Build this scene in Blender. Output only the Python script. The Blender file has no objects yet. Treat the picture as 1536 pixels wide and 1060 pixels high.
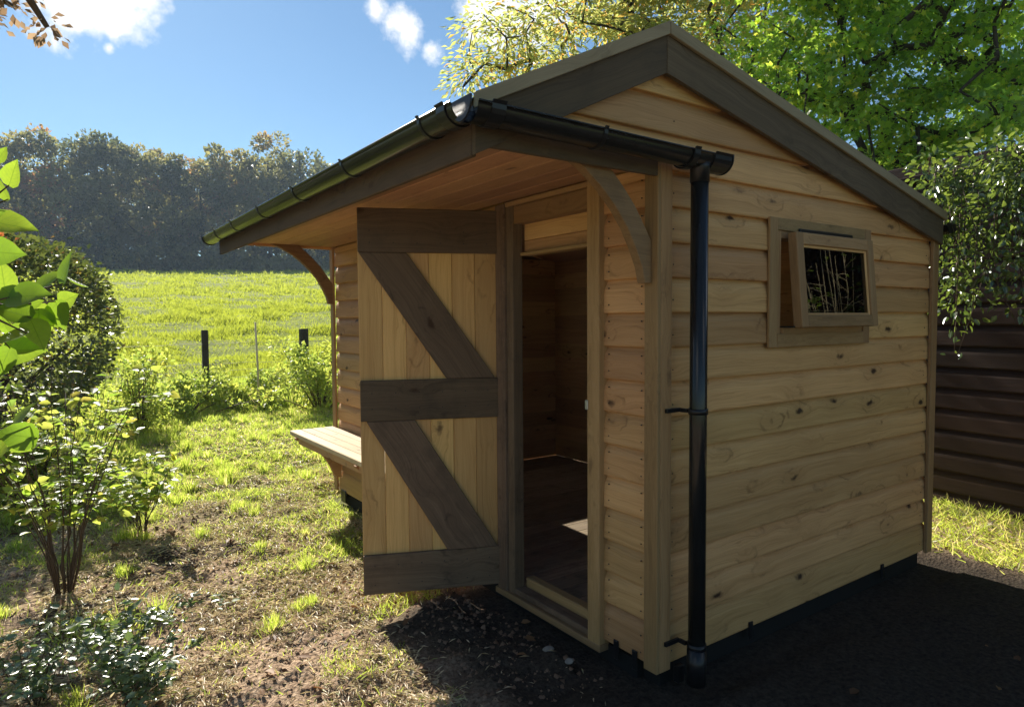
import bpy, bmesh, math, random
import numpy as np
from mathutils import Vector, Matrix
random.seed(7); rng = np.random.default_rng(7)
S = bpy.context.scene
COL = S.collection
R = math.radians

# ------------------------------------------------------------------ camera, sky, sun, exposure
CAM = np.array([-1.96335, -1.80445, 1.40987])
YAW, PITCH, ROLL, FPX = 0.611672, 0.051274, -0.0075956, 995.61
_fw = np.array([math.sin(YAW)*math.cos(PITCH), math.cos(YAW)*math.cos(PITCH), -math.sin(PITCH)])
_r = np.array([math.cos(YAW), -math.sin(YAW), 0.0]); _u = np.cross(_r, _fw)
_r2 = _r*math.cos(ROLL)+_u*math.sin(ROLL); _u2 = -_r*math.sin(ROLL)+_u*math.cos(ROLL)
cam = bpy.data.cameras.new('camera'); camo = bpy.data.objects.new('camera', cam); COL.objects.link(camo)
cam.sensor_fit = 'HORIZONTAL'; cam.sensor_width = 36; cam.lens = FPX*36/1536
cam.clip_start = 0.05; cam.clip_end = 3000
camo.matrix_world = Matrix(((_r2[0], _u2[0], -_fw[0], CAM[0]), (_r2[1], _u2[1], -_fw[1], CAM[1]),
                            (_r2[2], _u2[2], -_fw[2], CAM[2]), (0, 0, 0, 1)))
S.camera = camo
SUN_AZ, SUN_EL = 0.048, R(33)            # azimuth measured from +Y towards +X
W = bpy.data.worlds.new('World'); S.world = W; W.use_nodes = True
nt = W.node_tree; nt.nodes.clear()
def NN(nt, t, **k):
    n = nt.nodes.new(t)
    for a, b in k.items(): setattr(n, a, b)
    return n
wo = NN(nt, 'ShaderNodeOutputWorld'); bg = NN(nt, 'ShaderNodeBackground')
sky = NN(nt, 'ShaderNodeTexSky', sky_type='NISHITA', sun_disc=False)
sky.sun_elevation = SUN_EL; sky.sun_rotation = SUN_AZ; sky.air_density = 1.0; sky.dust_density = 0.1; sky.ozone_density = 1.6
geo = NN(nt, 'ShaderNodeTexCoord')
nz = NN(nt, 'ShaderNodeTexNoise'); nz.inputs['Scale'].default_value = 5.0; nz.inputs['Detail'].default_value = 7; nz.inputs['Roughness'].default_value = .6
nt.links.new(geo.outputs['Generated'], nz.inputs['Vector'])
def M_(nt, op, a, b=None, c=None, clamp=False):
    n = NN(nt, 'ShaderNodeMath', operation=op, use_clamp=clamp)
    for i, v in enumerate((a, b, c)):
        if v is None: continue
        if isinstance(v, (int, float)): n.inputs[i].default_value = v
        else: nt.links.new(v, n.inputs[i])
    return n.outputs[0]
# cumulus: a handful of separate clouds, each a soft region of sky broken up by noise
def ray(px, py):
    d = _fw+_r2*(px-768)/FPX-_u2*(py-530)/FPX
    return d/np.linalg.norm(d)
clouds = [(ray(130, -35), .075, 1.25), (ray(95, -5), .04, 1.0), (ray(168, 30), .032, 1.0), (ray(163, 72), .010, .9), (ray(612, 52), .034, 1.0), (ray(645, 72), .022, .8), (ray(560, 10), .02, .8), (ray(738, 22), .052, 1.1),
          (ray(815, 15), .055, 1.0), ((-.3, .75, .6), .15, 1), ((.9, -.2, .4), .2, 1), ((-.7, .5, .4), .14, 1),
          ((.3, -.8, .5), .2, 1), ((-.8, -.3, .35), .2, 1), ((.8, .3, .62), .08, 1)]
acc = None
for d, rad, wgt in clouds:
    d = Vector(d).normalized()
    dn = NN(nt, 'ShaderNodeVectorMath', operation='DISTANCE'); nt.links.new(geo.outputs['Generated'], dn.inputs[0]); dn.inputs[1].default_value = d
    v = M_(nt, 'SUBTRACT', 1.0, M_(nt, 'DIVIDE', dn.outputs['Value'], rad*1.5), clamp=True)
    v = M_(nt, 'MULTIPLY', v, wgt)
    acc = v if acc is None else M_(nt, 'MAXIMUM', acc, v)
nz2 = M_(nt, 'MULTIPLY', M_(nt, 'SUBTRACT', nz.outputs['Fac'], 0.52), 4.2)
nzf = NN(nt, 'ShaderNodeTexNoise'); nzf.inputs['Scale'].default_value = 17; nzf.inputs['Detail'].default_value = 9; nzf.inputs['Roughness'].default_value = .62
nt.links.new(geo.outputs['Generated'], nzf.inputs['Vector'])
fine = M_(nt, 'MULTIPLY', M_(nt, 'SUBTRACT', nzf.outputs['Fac'], 0.5), 3.4)
cl = M_(nt, 'ADD', M_(nt, 'ADD', M_(nt, 'MULTIPLY', acc, 1.9), M_(nt, 'MULTIPLY', nz2, .35)), fine)
cl = M_(nt, 'POWER', M_(nt, 'MULTIPLY', M_(nt, 'SUBTRACT', cl, 0.55), 1.5, clamp=True), 1.3)
cl = M_(nt, 'MULTIPLY', cl, M_(nt, 'MULTIPLY', acc, 5.0, clamp=True))
cmix = NN(nt, 'ShaderNodeMixRGB'); nt.links.new(cl, cmix.inputs[0]); 
tint = NN(nt, 'ShaderNodeMixRGB', blend_type='MULTIPLY'); tint.inputs[0].default_value = 1; tint.inputs[2].default_value = (.77, 1.02, 1.15, 1)
nt.links.new(sky.outputs[0], tint.inputs[1]); nt.links.new(tint.outputs[0], cmix.inputs[1]); cmix.inputs[2].default_value = (11, 11.2, 11.5, 1)
nt.links.new(cmix.outputs[0], bg.inputs[0]); bg.inputs[1].default_value = 0.05
nt.links.new(bg.outputs[0], wo.inputs[0])
sl = bpy.data.lights.new('sun', 'SUN'); sl.energy = 5.0; sl.angle = R(.53); sl.color = (1, .93, .82)
so = bpy.data.objects.new('sun', sl); COL.objects.link(so)
sd = Vector((math.sin(SUN_AZ)*math.cos(SUN_EL), math.cos(SUN_AZ)*math.cos(SUN_EL), math.sin(SUN_EL)))
so.rotation_euler = sd.to_track_quat('Z', 'Y').to_euler()
S.view_settings.view_transform = 'Standard'; S.view_settings.look = 'None'; S.view_settings.gamma = 1
S.view_settings.exposure = 1.0
S.render.engine = 'CYCLES'
S.cycles.max_bounces = 10; S.cycles.diffuse_bounces = 5; S.cycles.transmission_bounces = 6; S.cycles.transparent_max_bounces = 12
S.cycles.sample_clamp_indirect = 8; S.cycles.volume_bounces = 0
try: S.cycles.use_denoising = True
except Exception: pass

def ray(px, py):
    d = _fw+_r2*(px-768)/FPX-_u2*(py-530)/FPX
    return d/np.linalg.norm(d)
def at(px, py, dist): return CAM+ray(px, py)*dist

# ------------------------------------------------------------------ helpers
def tag(o, label=None, cat=None, group=None, kind=None):
    if label: o['label'] = label
    if cat: o['category'] = cat
    if group: o['group'] = group
    if kind: o['kind'] = kind
    return o
def empty(name, loc=(0, 0, 0), parent=None):
    o = bpy.data.objects.new(name, None); COL.objects.link(o); o.location = loc; o.empty_display_size = .1
    if parent: o.parent = parent
    return o
def obj(name, me, mat=None, parent=None, mw=None):
    o = bpy.data.objects.new(name, me); COL.objects.link(o)
    if mat is not None and len(me.materials) == 0: me.materials.append(mat)
    if parent: o.parent = parent
    if mw is not None: o.matrix_local = mw
    return o
def mesh(name, verts, faces, smooth=False, uvar=None):
    me = bpy.data.meshes.new(name); me.from_pydata([tuple(map(float, v)) for v in verts], [], faces)
    if smooth:
        me.polygons.foreach_set('use_smooth', [True]*len(me.polygons))
    me.update(); return me
def npmesh(name, V, F, attr=None, smooth=False):
    """V (n,3); F (m,k) ints; attr per-vertex float"""
    me = bpy.data.meshes.new(name); n, m, k = len(V), len(F), F.shape[1]
    me.vertices.add(n); me.vertices.foreach_set('co', np.ascontiguousarray(V, dtype=np.float32).ravel())
    me.loops.add(m*k); me.loops.foreach_set('vertex_index', np.ascontiguousarray(F, dtype=np.int32).ravel())
    me.polygons.add(m); me.polygons.foreach_set('loop_start', np.arange(0, m*k, k, dtype=np.int32))
    if smooth: me.polygons.foreach_set('use_smooth', np.ones(m, dtype=bool))
    me.update(calc_edges=True)
    if attr is not None:
        for nm, a in attr.items():
            at_ = me.attributes.new(nm, 'FLOAT', 'POINT'); at_.data.foreach_set('value', np.ascontiguousarray(a, dtype=np.float32))
    return me
def rotto(xaxis, yaxis, zaxis, loc):
    return Matrix(((xaxis[0], yaxis[0], zaxis[0], loc[0]), (xaxis[1], yaxis[1], zaxis[1], loc[1]), (xaxis[2], yaxis[2], zaxis[2], loc[2]), (0, 0, 0, 1)))
_bc = {}
def boxmesh(l, w, t, bev=.002, name='board'):
    """length along local X, width along local Y, thickness along local Z, origin at its low corner"""
    k = (round(l, 4), round(w, 4), round(t, 4), bev)
    if k in _bc: return _bc[k].copy()
    bm = bmesh.new(); bmesh.ops.create_cube(bm, size=1)
    for v in bm.verts: v.co = Vector(((v.co.x+.5)*l, (v.co.y+.5)*w, (v.co.z+.5)*t))
    if bev: bmesh.ops.bevel(bm, geom=list(bm.edges), offset=bev, segments=1, affect='EDGES')
    me = bpy.data.meshes.new(name); bm.to_mesh(me); bm.free(); _bc[k] = me
    return me.copy()
def box(name, lo, hi, mat, parent=None, bev=.002, axis=None):
    """axis aligned piece between two corners; its grain runs along the longest side"""
    d = [hi[i]-lo[i] for i in range(3)]
    ax = 'xyz'.index(axis) if axis else max(range(3), key=lambda i: d[i])
    if ax == 0: m = rotto((1, 0, 0), (0, 1, 0), (0, 0, 1), lo); dd = (d[0], d[1], d[2])
    elif ax == 1: m = rotto((0, 1, 0), (0, 0, 1), (1, 0, 0), lo); dd = (d[1], d[2], d[0])
    else: m = rotto((0, 0, 1), (1, 0, 0), (0, 1, 0), lo); dd = (d[2], d[0], d[1])
    return obj(name, boxmesh(*dd, bev=bev, name=name), mat, parent, m)
def prism(name, pts, t, mat, parent, mw, bev=.0015):
    """2-D outline (local XY) extruded t along local Z"""
    bm = bmesh.new(); vs = [bm.verts.new((p[0], p[1], 0)) for p in pts]
    f = bm.faces.new(vs); r = bmesh.ops.extrude_face_region(bm, geom=[f])
    for v in [g for g in r['geom'] if isinstance(g, bmesh.types.BMVert)]: v.co.z += t
    bmesh.ops.recalc_face_normals(bm, faces=bm.faces)
    if bev: bmesh.ops.bevel(bm, geom=list(bm.edges), offset=bev, segments=1, affect='EDGES')
    me = bpy.data.meshes.new(name); bm.to_mesh(me); bm.free()
    return obj(name, me, mat, parent, mw)
class TM:
    """collects tubes"""
    def __init__(s): s.v = []; s.f = []
    def tube(s, pts, rad, n=6, cap=True):
        pts = [Vector(p) for p in pts]; b = len(s.v)
        if isinstance(rad, (int, float)): rad = [rad]*len(pts)
        ref = Vector((.31, .17, .93))
        for i, p in enumerate(pts):
            d = (pts[min(i+1, len(pts)-1)]-pts[max(i-1, 0)]); d = d.normalized() if d.length > 1e-9 else Vector((0, 0, 1))
            if abs(d.dot(ref)) > .97: ref = Vector((1, .1, 0))
            a = d.cross(ref).normalized(); c = d.cross(a)
            for k in range(n):
                t = 2*math.pi*k/n; s.v.append(p+(a*math.cos(t)+c*math.sin(t))*rad[i])
        for i in range(len(pts)-1):
            for k in range(n):
                k2 = (k+1) % n; s.f.append((b+i*n+k, b+i*n+k2, b+(i+1)*n+k2, b+(i+1)*n+k))
        if cap:
            s.f.append(tuple(b+k for k in range(n))[::-1]); s.f.append(tuple(b+(len(pts)-1)*n+k for k in range(n)))
        return s
    def mesh(s, name, smooth=True): return mesh(name, s.v, s.f, smooth)

# numpy value noise
_tab = rng.random((256, 256))
def vnoise(x, y):
    xi = np.floor(x).astype(int); yi = np.floor(y).astype(int); fx = x-xi; fy = y-yi
    fx = fx*fx*(3-2*fx); fy = fy*fy*(3-2*fy)
    a = _tab[xi & 255, yi & 255]; b = _tab[(xi+1) & 255, yi & 255]; c = _tab[xi & 255, (yi+1) & 255]; d = _tab[(xi+1) & 255, (yi+1) & 255]
    return (a*(1-fx)+b*fx)*(1-fy)+(c*(1-fx)+d*fx)*fy
def fbm(x, y, o=4):
    s = 0; a = .5; t = 0
    for i in range(o):
        s = s+a*vnoise(x*2**i+17.3*i, y*2**i+5.1*i); t += a; a *= .5
    return s/t
def sstep(a, b, x):
    t = np.clip((x-a)/(b-a), 0, 1); return t*t*(3-2*t)

# ------------------------------------------------------------------ materials
def newmat(name):
    m = bpy.data.materials.new(name); m.use_nodes = True; t = m.node_tree; t.nodes.clear()
    o = NN(t, 'ShaderNodeOutputMaterial'); return m, t, o
def ramp(t, fac, stops):
    r = NN(t, 'ShaderNodeValToRGB'); e = r.color_ramp.elements
    while len(e) < len(stops): e.new(.5)
    for i, (p, c) in enumerate(stops): e[i].position = p; e[i].color = (*c, 1) if len(c) == 3 else c
    t.links.new(fac, r.inputs[0]); return r.outputs[0]
def noise(t, vec, scale, detail=4, rough=.55, dist=0):
    n = NN(t, 'ShaderNodeTexNoise'); n.inputs['Scale'].default_value = scale; n.inputs['Detail'].default_value = detail
    n.inputs['Roughness'].default_value = rough; n.inputs['Distortion'].default_value = dist
    if vec is not None: t.links.new(vec, n.inputs['Vector'])
    return n.outputs['Fac']
def mixc(t, fac, a, b, mode='MIX'):
    n = NN(t, 'ShaderNodeMixRGB', blend_type=mode)
    for i, v in enumerate((fac, a, b)):
        if isinstance(v, (int, float)): n.inputs[i].default_value = v
        elif isinstance(v, tuple): n.inputs[i].default_value = (*v, 1)
        else: t.links.new(v, n.inputs[i])
    return n.outputs[0]
def wood(name, light, mid, dark, knot=.8, rough=.62, kd=1.0, stain=0.0, bump=.25, kcol=(.05, .024, .010)):
    m, t, o = newmat(name)
    tc = NN(t, 'ShaderNodeTexCoord'); oi = NN(t, 'ShaderNodeObjectInfo')
    off = NN(t, 'ShaderNodeCombineXYZ')
    t.links.new(M_(t, 'MULTIPLY', oi.outputs['Random'], 37.0), off.inputs[0]); t.links.new(M_(t, 'MULTIPLY', oi.outputs['Random'], 11.0), off.inputs[1])
    t.links.new(M_(t, 'MULTIPLY', oi.outputs['Random'], 71.0), off.inputs[2])
    ad = NN(t, 'ShaderNodeVectorMath', operation='ADD'); t.links.new(tc.outputs['Object'], ad.inputs[0]); t.links.new(off.outputs[0], ad.inputs[1])
    P = ad.outputs[0]
    # knots
    mp = NN(t, 'ShaderNodeMapping'); mp.inputs['Scale'].default_value = (3.4*kd, 7.5*kd, 7.5); t.links.new(P, mp.inputs['Vector'])
    vo = NN(t, 'ShaderNodeTexVoronoi'); vo.inputs['Scale'].default_value = 1; vo.inputs['Randomness'].default_value = 1
    wv = NN(t, 'ShaderNodeTexNoise'); wv.inputs['Scale'].default_value = 22; t.links.new(P, wv.inputs['Vector'])
    wm = NN(t, 'ShaderNodeMixRGB', blend_type='LINEAR_LIGHT'); wm.inputs[0].default_value = .11; t.links.new(mp.outputs[0], wm.inputs[1]); t.links.new(wv.outputs['Color'], wm.inputs[2])
    t.links.new(wm.outputs[0], vo.inputs['Vector']); d = vo.outputs['Distance']
    core = M_(t, 'SUBTRACT', 1.0, M_(t, 'DIVIDE', d, .13), clamp=True)
    halo = M_(t, 'POWER', M_(t, 'SUBTRACT', 1.0, M_(t, 'DIVIDE', d, .55), clamp=True), 1.6)
    # grain, bent round each knot
    sx = NN(t, 'ShaderNodeSeparateXYZ'); t.links.new(P, sx.inputs[0])
    lowm = NN(t, 'ShaderNodeMapping'); lowm.inputs['Scale'].default_value = (1.1, 6, 6); t.links.new(P, lowm.inputs['Vector'])
    low = noise(t, lowm.outputs[0], 1.6, 3)
    cx = NN(t, 'ShaderNodeCombineXYZ'); t.links.new(M_(t, 'MULTIPLY', sx.outputs[0], .9), cx.inputs[0])
    yy = M_(t, 'ADD', M_(t, 'MULTIPLY', sx.outputs[1], 46.0), M_(t, 'ADD', M_(t, 'MULTIPLY', halo, 2.6), M_(t, 'MULTIPLY', low, 3.2)))
    t.links.new(yy, cx.inputs[1]); t.links.new(M_(t, 'MULTIPLY', sx.outputs[2], 20), cx.inputs[2])
    g1 = noise(t, cx.outputs[0], 1.0, 5, .62)
    cx2 = NN(t, 'ShaderNodeMapping'); cx2.inputs['Scale'].default_value = (4, 5.5, 5); t.links.new(cx.outputs[0], cx2.inputs['Vector'])
    g2 = noise(t, cx2.outputs[0], 1.0, 3, .6)
    g = M_(t, 'ADD', M_(t, 'MULTIPLY', g1, .55), M_(t, 'MULTIPLY', g2, .45))
    c = ramp(t, g, [(.28, dark), (.46, mid), (.66, light)])
    big = noise(t, P, 1.7, 3)
    c = mixc(t, M_(t, 'MULTIPLY', M_(t, 'SUBTRACT', big, .35), 1.3, clamp=True), c, mixc(t, .55, c, dark))
    ring = M_(t, 'SUBTRACT', 1.0, M_(t, 'DIVIDE', M_(t, 'ABSOLUTE', M_(t, 'SUBTRACT', d, .30)), .045), clamp=True)
    half = M_(t, 'MULTIPLY', M_(t, 'SUBTRACT', noise(t, P, 9, 2), .47), 5, clamp=True)
    c = mixc(t, M_(t, 'MULTIPLY', M_(t, 'MULTIPLY', ring, half), .8*knot), c, tuple(x*.6 for x in dark))
    c = mixc(t, M_(t, 'MULTIPLY', halo, .35*knot), c, tuple(x*.9 for x in dark))
    c = mixc(t, M_(t, 'MULTIPLY', M_(t, 'MULTIPLY', core, 1.8, clamp=True), knot), c, kcol)
    hsv = NN(t, 'ShaderNodeHueSaturation'); t.links.new(c, hsv.inputs['Color'])
    t.links.new(M_(t, 'ADD', .76, M_(t, 'MULTIPLY', oi.outputs['Random'], .46)), hsv.inputs['Value'])
    t.links.new(M_(t, 'ADD', .493, M_(t, 'MULTIPLY', M_(t, 'FRACT', M_(t, 'MULTIPLY', oi.outputs['Random'], 7.7)), .014)), hsv.inputs['Hue'])
    c = hsv.outputs[0]
    if stain:
        s = noise(t, P, 6, 5, .65)
        c = mixc(t, M_(t, 'MULTIPLY', M_(t, 'SUBTRACT', s, .5), 5*stain, clamp=True), c, mixc(t, .7, c, (.025, .02, .015)))
    b = NN(t, 'ShaderNodeBsdfPrincipled'); t.links.new(c, b.inputs['Base Color'])
    t.links.new(M_(t, 'ADD', rough-.1, M_(t, 'MULTIPLY', g1, .25)), b.inputs['Roughness']); b.inputs['Specular IOR Level'].default_value = .3
    bp = NN(t, 'ShaderNodeBump'); bp.inputs['Strength'].default_value = bump; bp.inputs['Distance'].default_value = .004
    t.links.new(M_(t, 'ADD', g, M_(t, 'MULTIPLY', core, -.4)), bp.inputs['Height']); t.links.new(bp.outputs[0], b.inputs['Normal'])
    t.links.new(b.outputs[0], o.inputs[0]); return m
M_CLAD = wood('pine_cladding', (.64, .385, .165), (.52, .30, .118), (.30, .15, .052), knot=1.0, kd=.9)
M_CLADF = wood('pine_cladding_front', (.60, .36, .165), (.49, .28, .118), (.31, .16, .062), knot=.9)
M_TRIM = wood('pine_trim', (.39, .25, .115), (.31, .19, .08), (.19, .11, .045), knot=.5, kd=.7)
M_DOOR = wood('pine_door', (.68, .42, .165), (.57, .33, .118), (.38, .195, .062), knot=.8, kd=.8)
M_LEDGE = wood('rough_sawn_dark', (.19, .13, .08), (.135, .09, .054), (.07, .044, .028), knot=.8, rough=.85, stain=.5, bump=.5)
M_BARGE = wood('weathered_barge', (.135, .098, .060), (.098, .070, .043), (.055, .038, .024), knot=.6, rough=.85, stain=.3, bump=.4)
M_CAP = wood('cap_strip', (.32, .27, .17), (.26, .21, .125), (.18, .135, .075), knot=.6, rough=.75)
M_SOFF = wood('soffit_pine', (.50, .29, .16), (.41, .225, .12), (.27, .135, .065), knot=.6)
M_FLOOR = wood('floor_board', (.42, .32, .20), (.30, .215, .14), (.14, .09, .06), knot=.5, stain=.7, rough=.6)
M_SILL = wood('sill_timber', (.27, .17, .085), (.21, .125, .06), (.13, .075, .035), knot=.6, stain=.3)
M_BENCH = wood('bench_slat', (.62, .50, .32), (.55, .42, .24), (.40, .28, .14), knot=.6)
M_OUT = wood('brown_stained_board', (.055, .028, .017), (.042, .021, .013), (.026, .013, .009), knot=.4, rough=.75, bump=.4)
def plain(name, col, rough=.5, spec=.5, metal=0, bump=0, bscale=60, var=.15):
    m, t, o = newmat(name); tc = NN(t, 'ShaderNodeTexCoord'); b = NN(t, 'ShaderNodeBsdfPrincipled')
    n = noise(t, tc.outputs['Object'], bscale, 4)
    t.links.new(mixc(t, n, tuple(c*(1-var) for c in col), tuple(c*(1+var) for c in col)), b.inputs['Base Color'])
    t.links.new(M_(t, 'ADD', rough-.05, M_(t, 'MULTIPLY', n, .12)), b.inputs['Roughness'])
    b.inputs['Specular IOR Level'].default_value = spec; b.inputs['Metallic'].default_value = metal
    if bump:
        bp = NN(t, 'ShaderNodeBump'); bp.inputs['Strength'].default_value = bump; bp.inputs['Distance'].default_value = .01
        t.links.new(n, bp.inputs['Height']); t.links.new(bp.outputs[0], b.inputs['Normal'])
    t.links.new(b.outputs[0], o.inputs[0]); return m
M_BLACK = plain('black_plastic', (.012, .012, .013), .3, .35, bscale=9)
M_GUT = plain('black_gutter_plastic', (.014, .014, .014), .2, .4, bscale=7, bump=.05, var=.4)
M_METAL = plain('galvanised_metal', (.45, .45, .43), .4, .5, .9)
M_FELT = plain('roof_felt', (.06, .065, .06), .9, .2, bump=.5, bscale=200)
M_BARK = plain('bark', (.055, .042, .032), .85, .2, bump=.8, bscale=25, var=.4)
M_BARKF = plain('bark_far', (.07, .055, .045), .9, .2, var=.3, bscale=2)
M_TWIG = plain('twig', (.09, .06, .035), .75, .3, var=.3)
M_TWIGR = plain('red_twig', (.12, .06, .045), .6, .3, var=.3)
M_BASE = plain('dark_base_beam', (.015, .014, .013), .8, .2, var=.3)
M_POSTF = plain('weathered_post', (.06, .052, .04), .9, .2, bump=.6, bscale=40, var=.35)
M_CANE = plain('bamboo_cane', (.72, .62, .38), .6, .3, var=.2)
M_WIRE = plain('fence_wire', (.08, .075, .07), .6, .4, .5)
M_STONE = plain('stone', (.24, .21, .18), .85, .2, bump=.6, bscale=30, var=.3)
mg, t, o = newmat('window_glass'); g_ = NN(t, 'ShaderNodeBsdfGlossy'); g_.inputs['Roughness'].default_value = .003
tr_ = NN(t, 'ShaderNodeBsdfTransparent'); tr_.inputs[0].default_value = (.93, .96, .95, 1); fr_ = NN(t, 'ShaderNodeFresnel'); fr_.inputs[0].default_value = 1.52
mx_ = NN(t, 'ShaderNodeMixShader'); t.links.new(fr_.outputs[0], mx_.inputs[0]); t.links.new(tr_.outputs[0], mx_.inputs[1]); t.links.new(g_.outputs[0], mx_.inputs[2])
t.links.new(mx_.outputs[0], o.inputs[0]); M_GLASS = mg
def leafmat(name, c1, c2, tr, trans=.5, rough=.42, spec=.45, c3=None, objrand=False, vein=1.0):
    """c1..c2 leaf colours by reflected light; tr = colour by transmitted light"""
    m, t, o = newmat(name)
    if objrand:
        f = NN(t, 'ShaderNodeObjectInfo').outputs['Random']
    else:
        f = NN(t, 'ShaderNodeAttribute', attribute_name='v').outputs['Fac']
    stops = [(0, c1), (.85, c2)] + ([(.97, c3)] if c3 else [])
    c = ramp(t, f, stops)
    k = tuple(tr[i]/max(.001, (c1[i]+c2[i])/2) for i in range(3))
    ct = mixc(t, 1.0, c, k, 'MULTIPLY')
    b = NN(t, 'ShaderNodeBsdfPrincipled')
    if objrand:
        sp = NN(t, 'ShaderNodeSeparateXYZ'); tcx = NN(t, 'ShaderNodeTexCoord').outputs['Object']; t.links.new(tcx, sp.inputs[0])
        k_ = vein; ax = M_(t, 'ABSOLUTE', M_(t, 'MULTIPLY', sp.outputs[0], k_)); yy = M_(t, 'MULTIPLY', sp.outputs[1], k_)
        mid = M_(t, 'SUBTRACT', 1.0, M_(t, 'DIVIDE', ax, .022), clamp=True)
        ph_ = M_(t, 'FRACT', M_(t, 'MULTIPLY', M_(t, 'SUBTRACT', yy, M_(t, 'MULTIPLY', ax, .8)), 6.5))
        side = M_(t, 'SUBTRACT', 1.0, M_(t, 'DIVIDE', M_(t, 'ABSOLUTE', M_(t, 'SUBTRACT', ph_, .5)), .09), clamp=True)
        vn = M_(t, 'MAXIMUM', mid, M_(t, 'MULTIPLY', side, .6)); mot = noise(t, tcx, 7*k_, 3)
        ct = mixc(t, M_(t, 'MULTIPLY', vn, .8), ct, (tr[0]*.35, tr[1]*.42, tr[2]*.5)); ct = mixc(t, M_(t, 'MULTIPLY', mot, .7), ct, (tr[0]*.55, tr[1]*.6, tr[2]))
        c = mixc(t, M_(t, 'MULTIPLY', vn, .4), c, tuple(min(1, x*2) for x in c2))
        bpn = NN(t, 'ShaderNodeBump'); bpn.inputs['Strength'].default_value = .5; bpn.inputs['Distance'].default_value = .003; bpn.invert = True; t.links.new(vn, bpn.inputs['Height']); t.links.new(bpn.outputs[0], b.inputs['Normal'])
    t.links.new(c, b.inputs['Base Color']); b.inputs['Roughness'].default_value = rough; b.inputs['Specular IOR Level'].default_value = spec
    tl = NN(t, 'ShaderNodeBsdfTranslucent'); t.links.new(ct, tl.inputs[0])
    mx = NN(t, 'ShaderNodeMixShader'); mx.inputs[0].default_value = trans
    t.links.new(b.outputs[0], mx.inputs[1]); t.links.new(tl.outputs[0], mx.inputs[2]); t.links.new(mx.outputs[0], o.inputs[0])
    return m
L_MAPLE = leafmat('maple_leaf', (.035, .085, .012), (.10, .17, .022), (.58, .86, .09), .54, rough=.33, spec=.6, c3=(.17, .20, .03))
L_CHERRY = leafmat('cherry_leaf', (.12, .16, .05), (.20, .22, .06), (.74, .78, .22), .5, c3=(.34, .20, .04))
L_LILAC = leafmat('lilac_leaf', (.05, .13, .012), (.08, .17, .02), (.42, .62, .04), .55, rough=.4, objrand=True)
L_SHRUB = leafmat('shrub_leaf', (.06, .12, .018), (.12, .20, .03), (.55, .80, .07), .55, rough=.35, objrand=True, vein=14)
L_SHRUBM = leafmat('shrub_leaf_mass', (.06, .11, .02), (.16, .20, .04), (.62, .74, .12), .5, c3=(.18, .18, .04))
L_GLOSSY = leafmat('glossy_leaf', (.10, .14, .06), (.19, .24, .11), (.30, .45, .08), .22, rough=.3, spec=1.0, objrand=True, vein=24)
L_GLOSSM = leafmat('glossy_leaf_mass', (.10, .14, .06), (.19, .24, .11), (.30, .45, .08), .22, rough=.3, spec=1.0)
L_HEDGE = leafmat('hedge_leaf', (.035, .05, .015), (.07, .085, .025), (.20, .25, .05), .3, rough=.35, spec=.6, c3=(.25, .08, .03))
L_WOOD = leafmat('woodland_leaf', (.022, .036, .018), (.13, .12, .05), (.42, .42, .14), .35, rough=.5, spec=.3, c3=(.17, .085, .045))
L_CLIMB = leafmat('climber_leaf', (.022, .045, .014), (.06, .10, .03), (.30, .42, .06), .28, rough=.25, spec=1.0)
L_COPPER = leafmat('copper_leaf', (.12, .08, .05), (.22, .16, .11), (.50, .34, .20), .4)
L_GRASS = leafmat('grass_blade', (.16, .22, .03), (.28, .33, .06), (.72, .88, .12), .5, rough=.4, spec=.5, c3=(.5, .42, .2))
L_FIELD = leafmat('field_grass_blade', (.14, .18, .018), (.22, .25, .03), (.54, .62, .06), .5, rough=.55, spec=.2)
L_STRAW = leafmat('dry_clipping', (.44, .34, .19), (.76, .64, .42), (.70, .58, .32), .35, rough=.45, spec=.6, c3=(.30, .36, .08))
L_LITTER = leafmat('fallen_leaf', (.10, .05, .025), (.30, .16, .07), (.30, .14, .05), .25, rough=.6, spec=.3, c3=(.45, .40, .28))

# ------------------------------------------------------------------ ground
def baseh(x, y):
    dd = np.hypot(x+1.96, y+1.8)*np.where(y > -1.8, 1, 0)
    z = -.085+.0*x
    z = z+.028*np.clip(dd-5.5, 0, 8)                       # lawn rises gently
    s = np.clip(dd-13.5, 0, 88); z = z+.0905*s-.0*s
    z = z+.012*np.clip(dd-101.5, 0, 400)
    z = z+np.clip((x-4)/40, -.5, 1.5)*.8*sstep(30, 100, dd)  # crest climbs to the right
    # mound of rough grass behind the shed, at the foot of the brown outbuilding
    z = z+.10*np.exp(-((x-3.35)/.45)**2)*sstep(-2.5, 0.3, y)*(1-sstep(4, 7, y))
    return z
def inshed(x, y, m=0.0): return (x > -.05-m) & (x < 2.42+m) & (y > -.05-m) & (y < 3.62+m)
def gh(x, y):
    z = baseh(x, y); dd = np.hypot(x+1.96, y+1.8)
    near = 1-sstep(10, 14, dd)
    b = (fbm(x*1.3, y*1.3, 3)-.5)*.07+(fbm(x*5+9, y*5, 4)-.5)*.085+(fbm(x*19, y*19+3, 3)-.5)*.034
    flat = np.where((x > .15) & (y < 3.7), .35, 1.0)
    z = z+b*near*flat
    f = sstep(13, 17, dd)
    z = z+f*((fbm(x*.7, y*.7, 4)-.5)*.30+(fbm(x*.08, y*.08, 3)-.5)*.5)
    # keep the soil clear of the shed base
    inside = inshed(x, y, .12)
    return np.where(inside, np.minimum(z, -.10), z)
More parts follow.
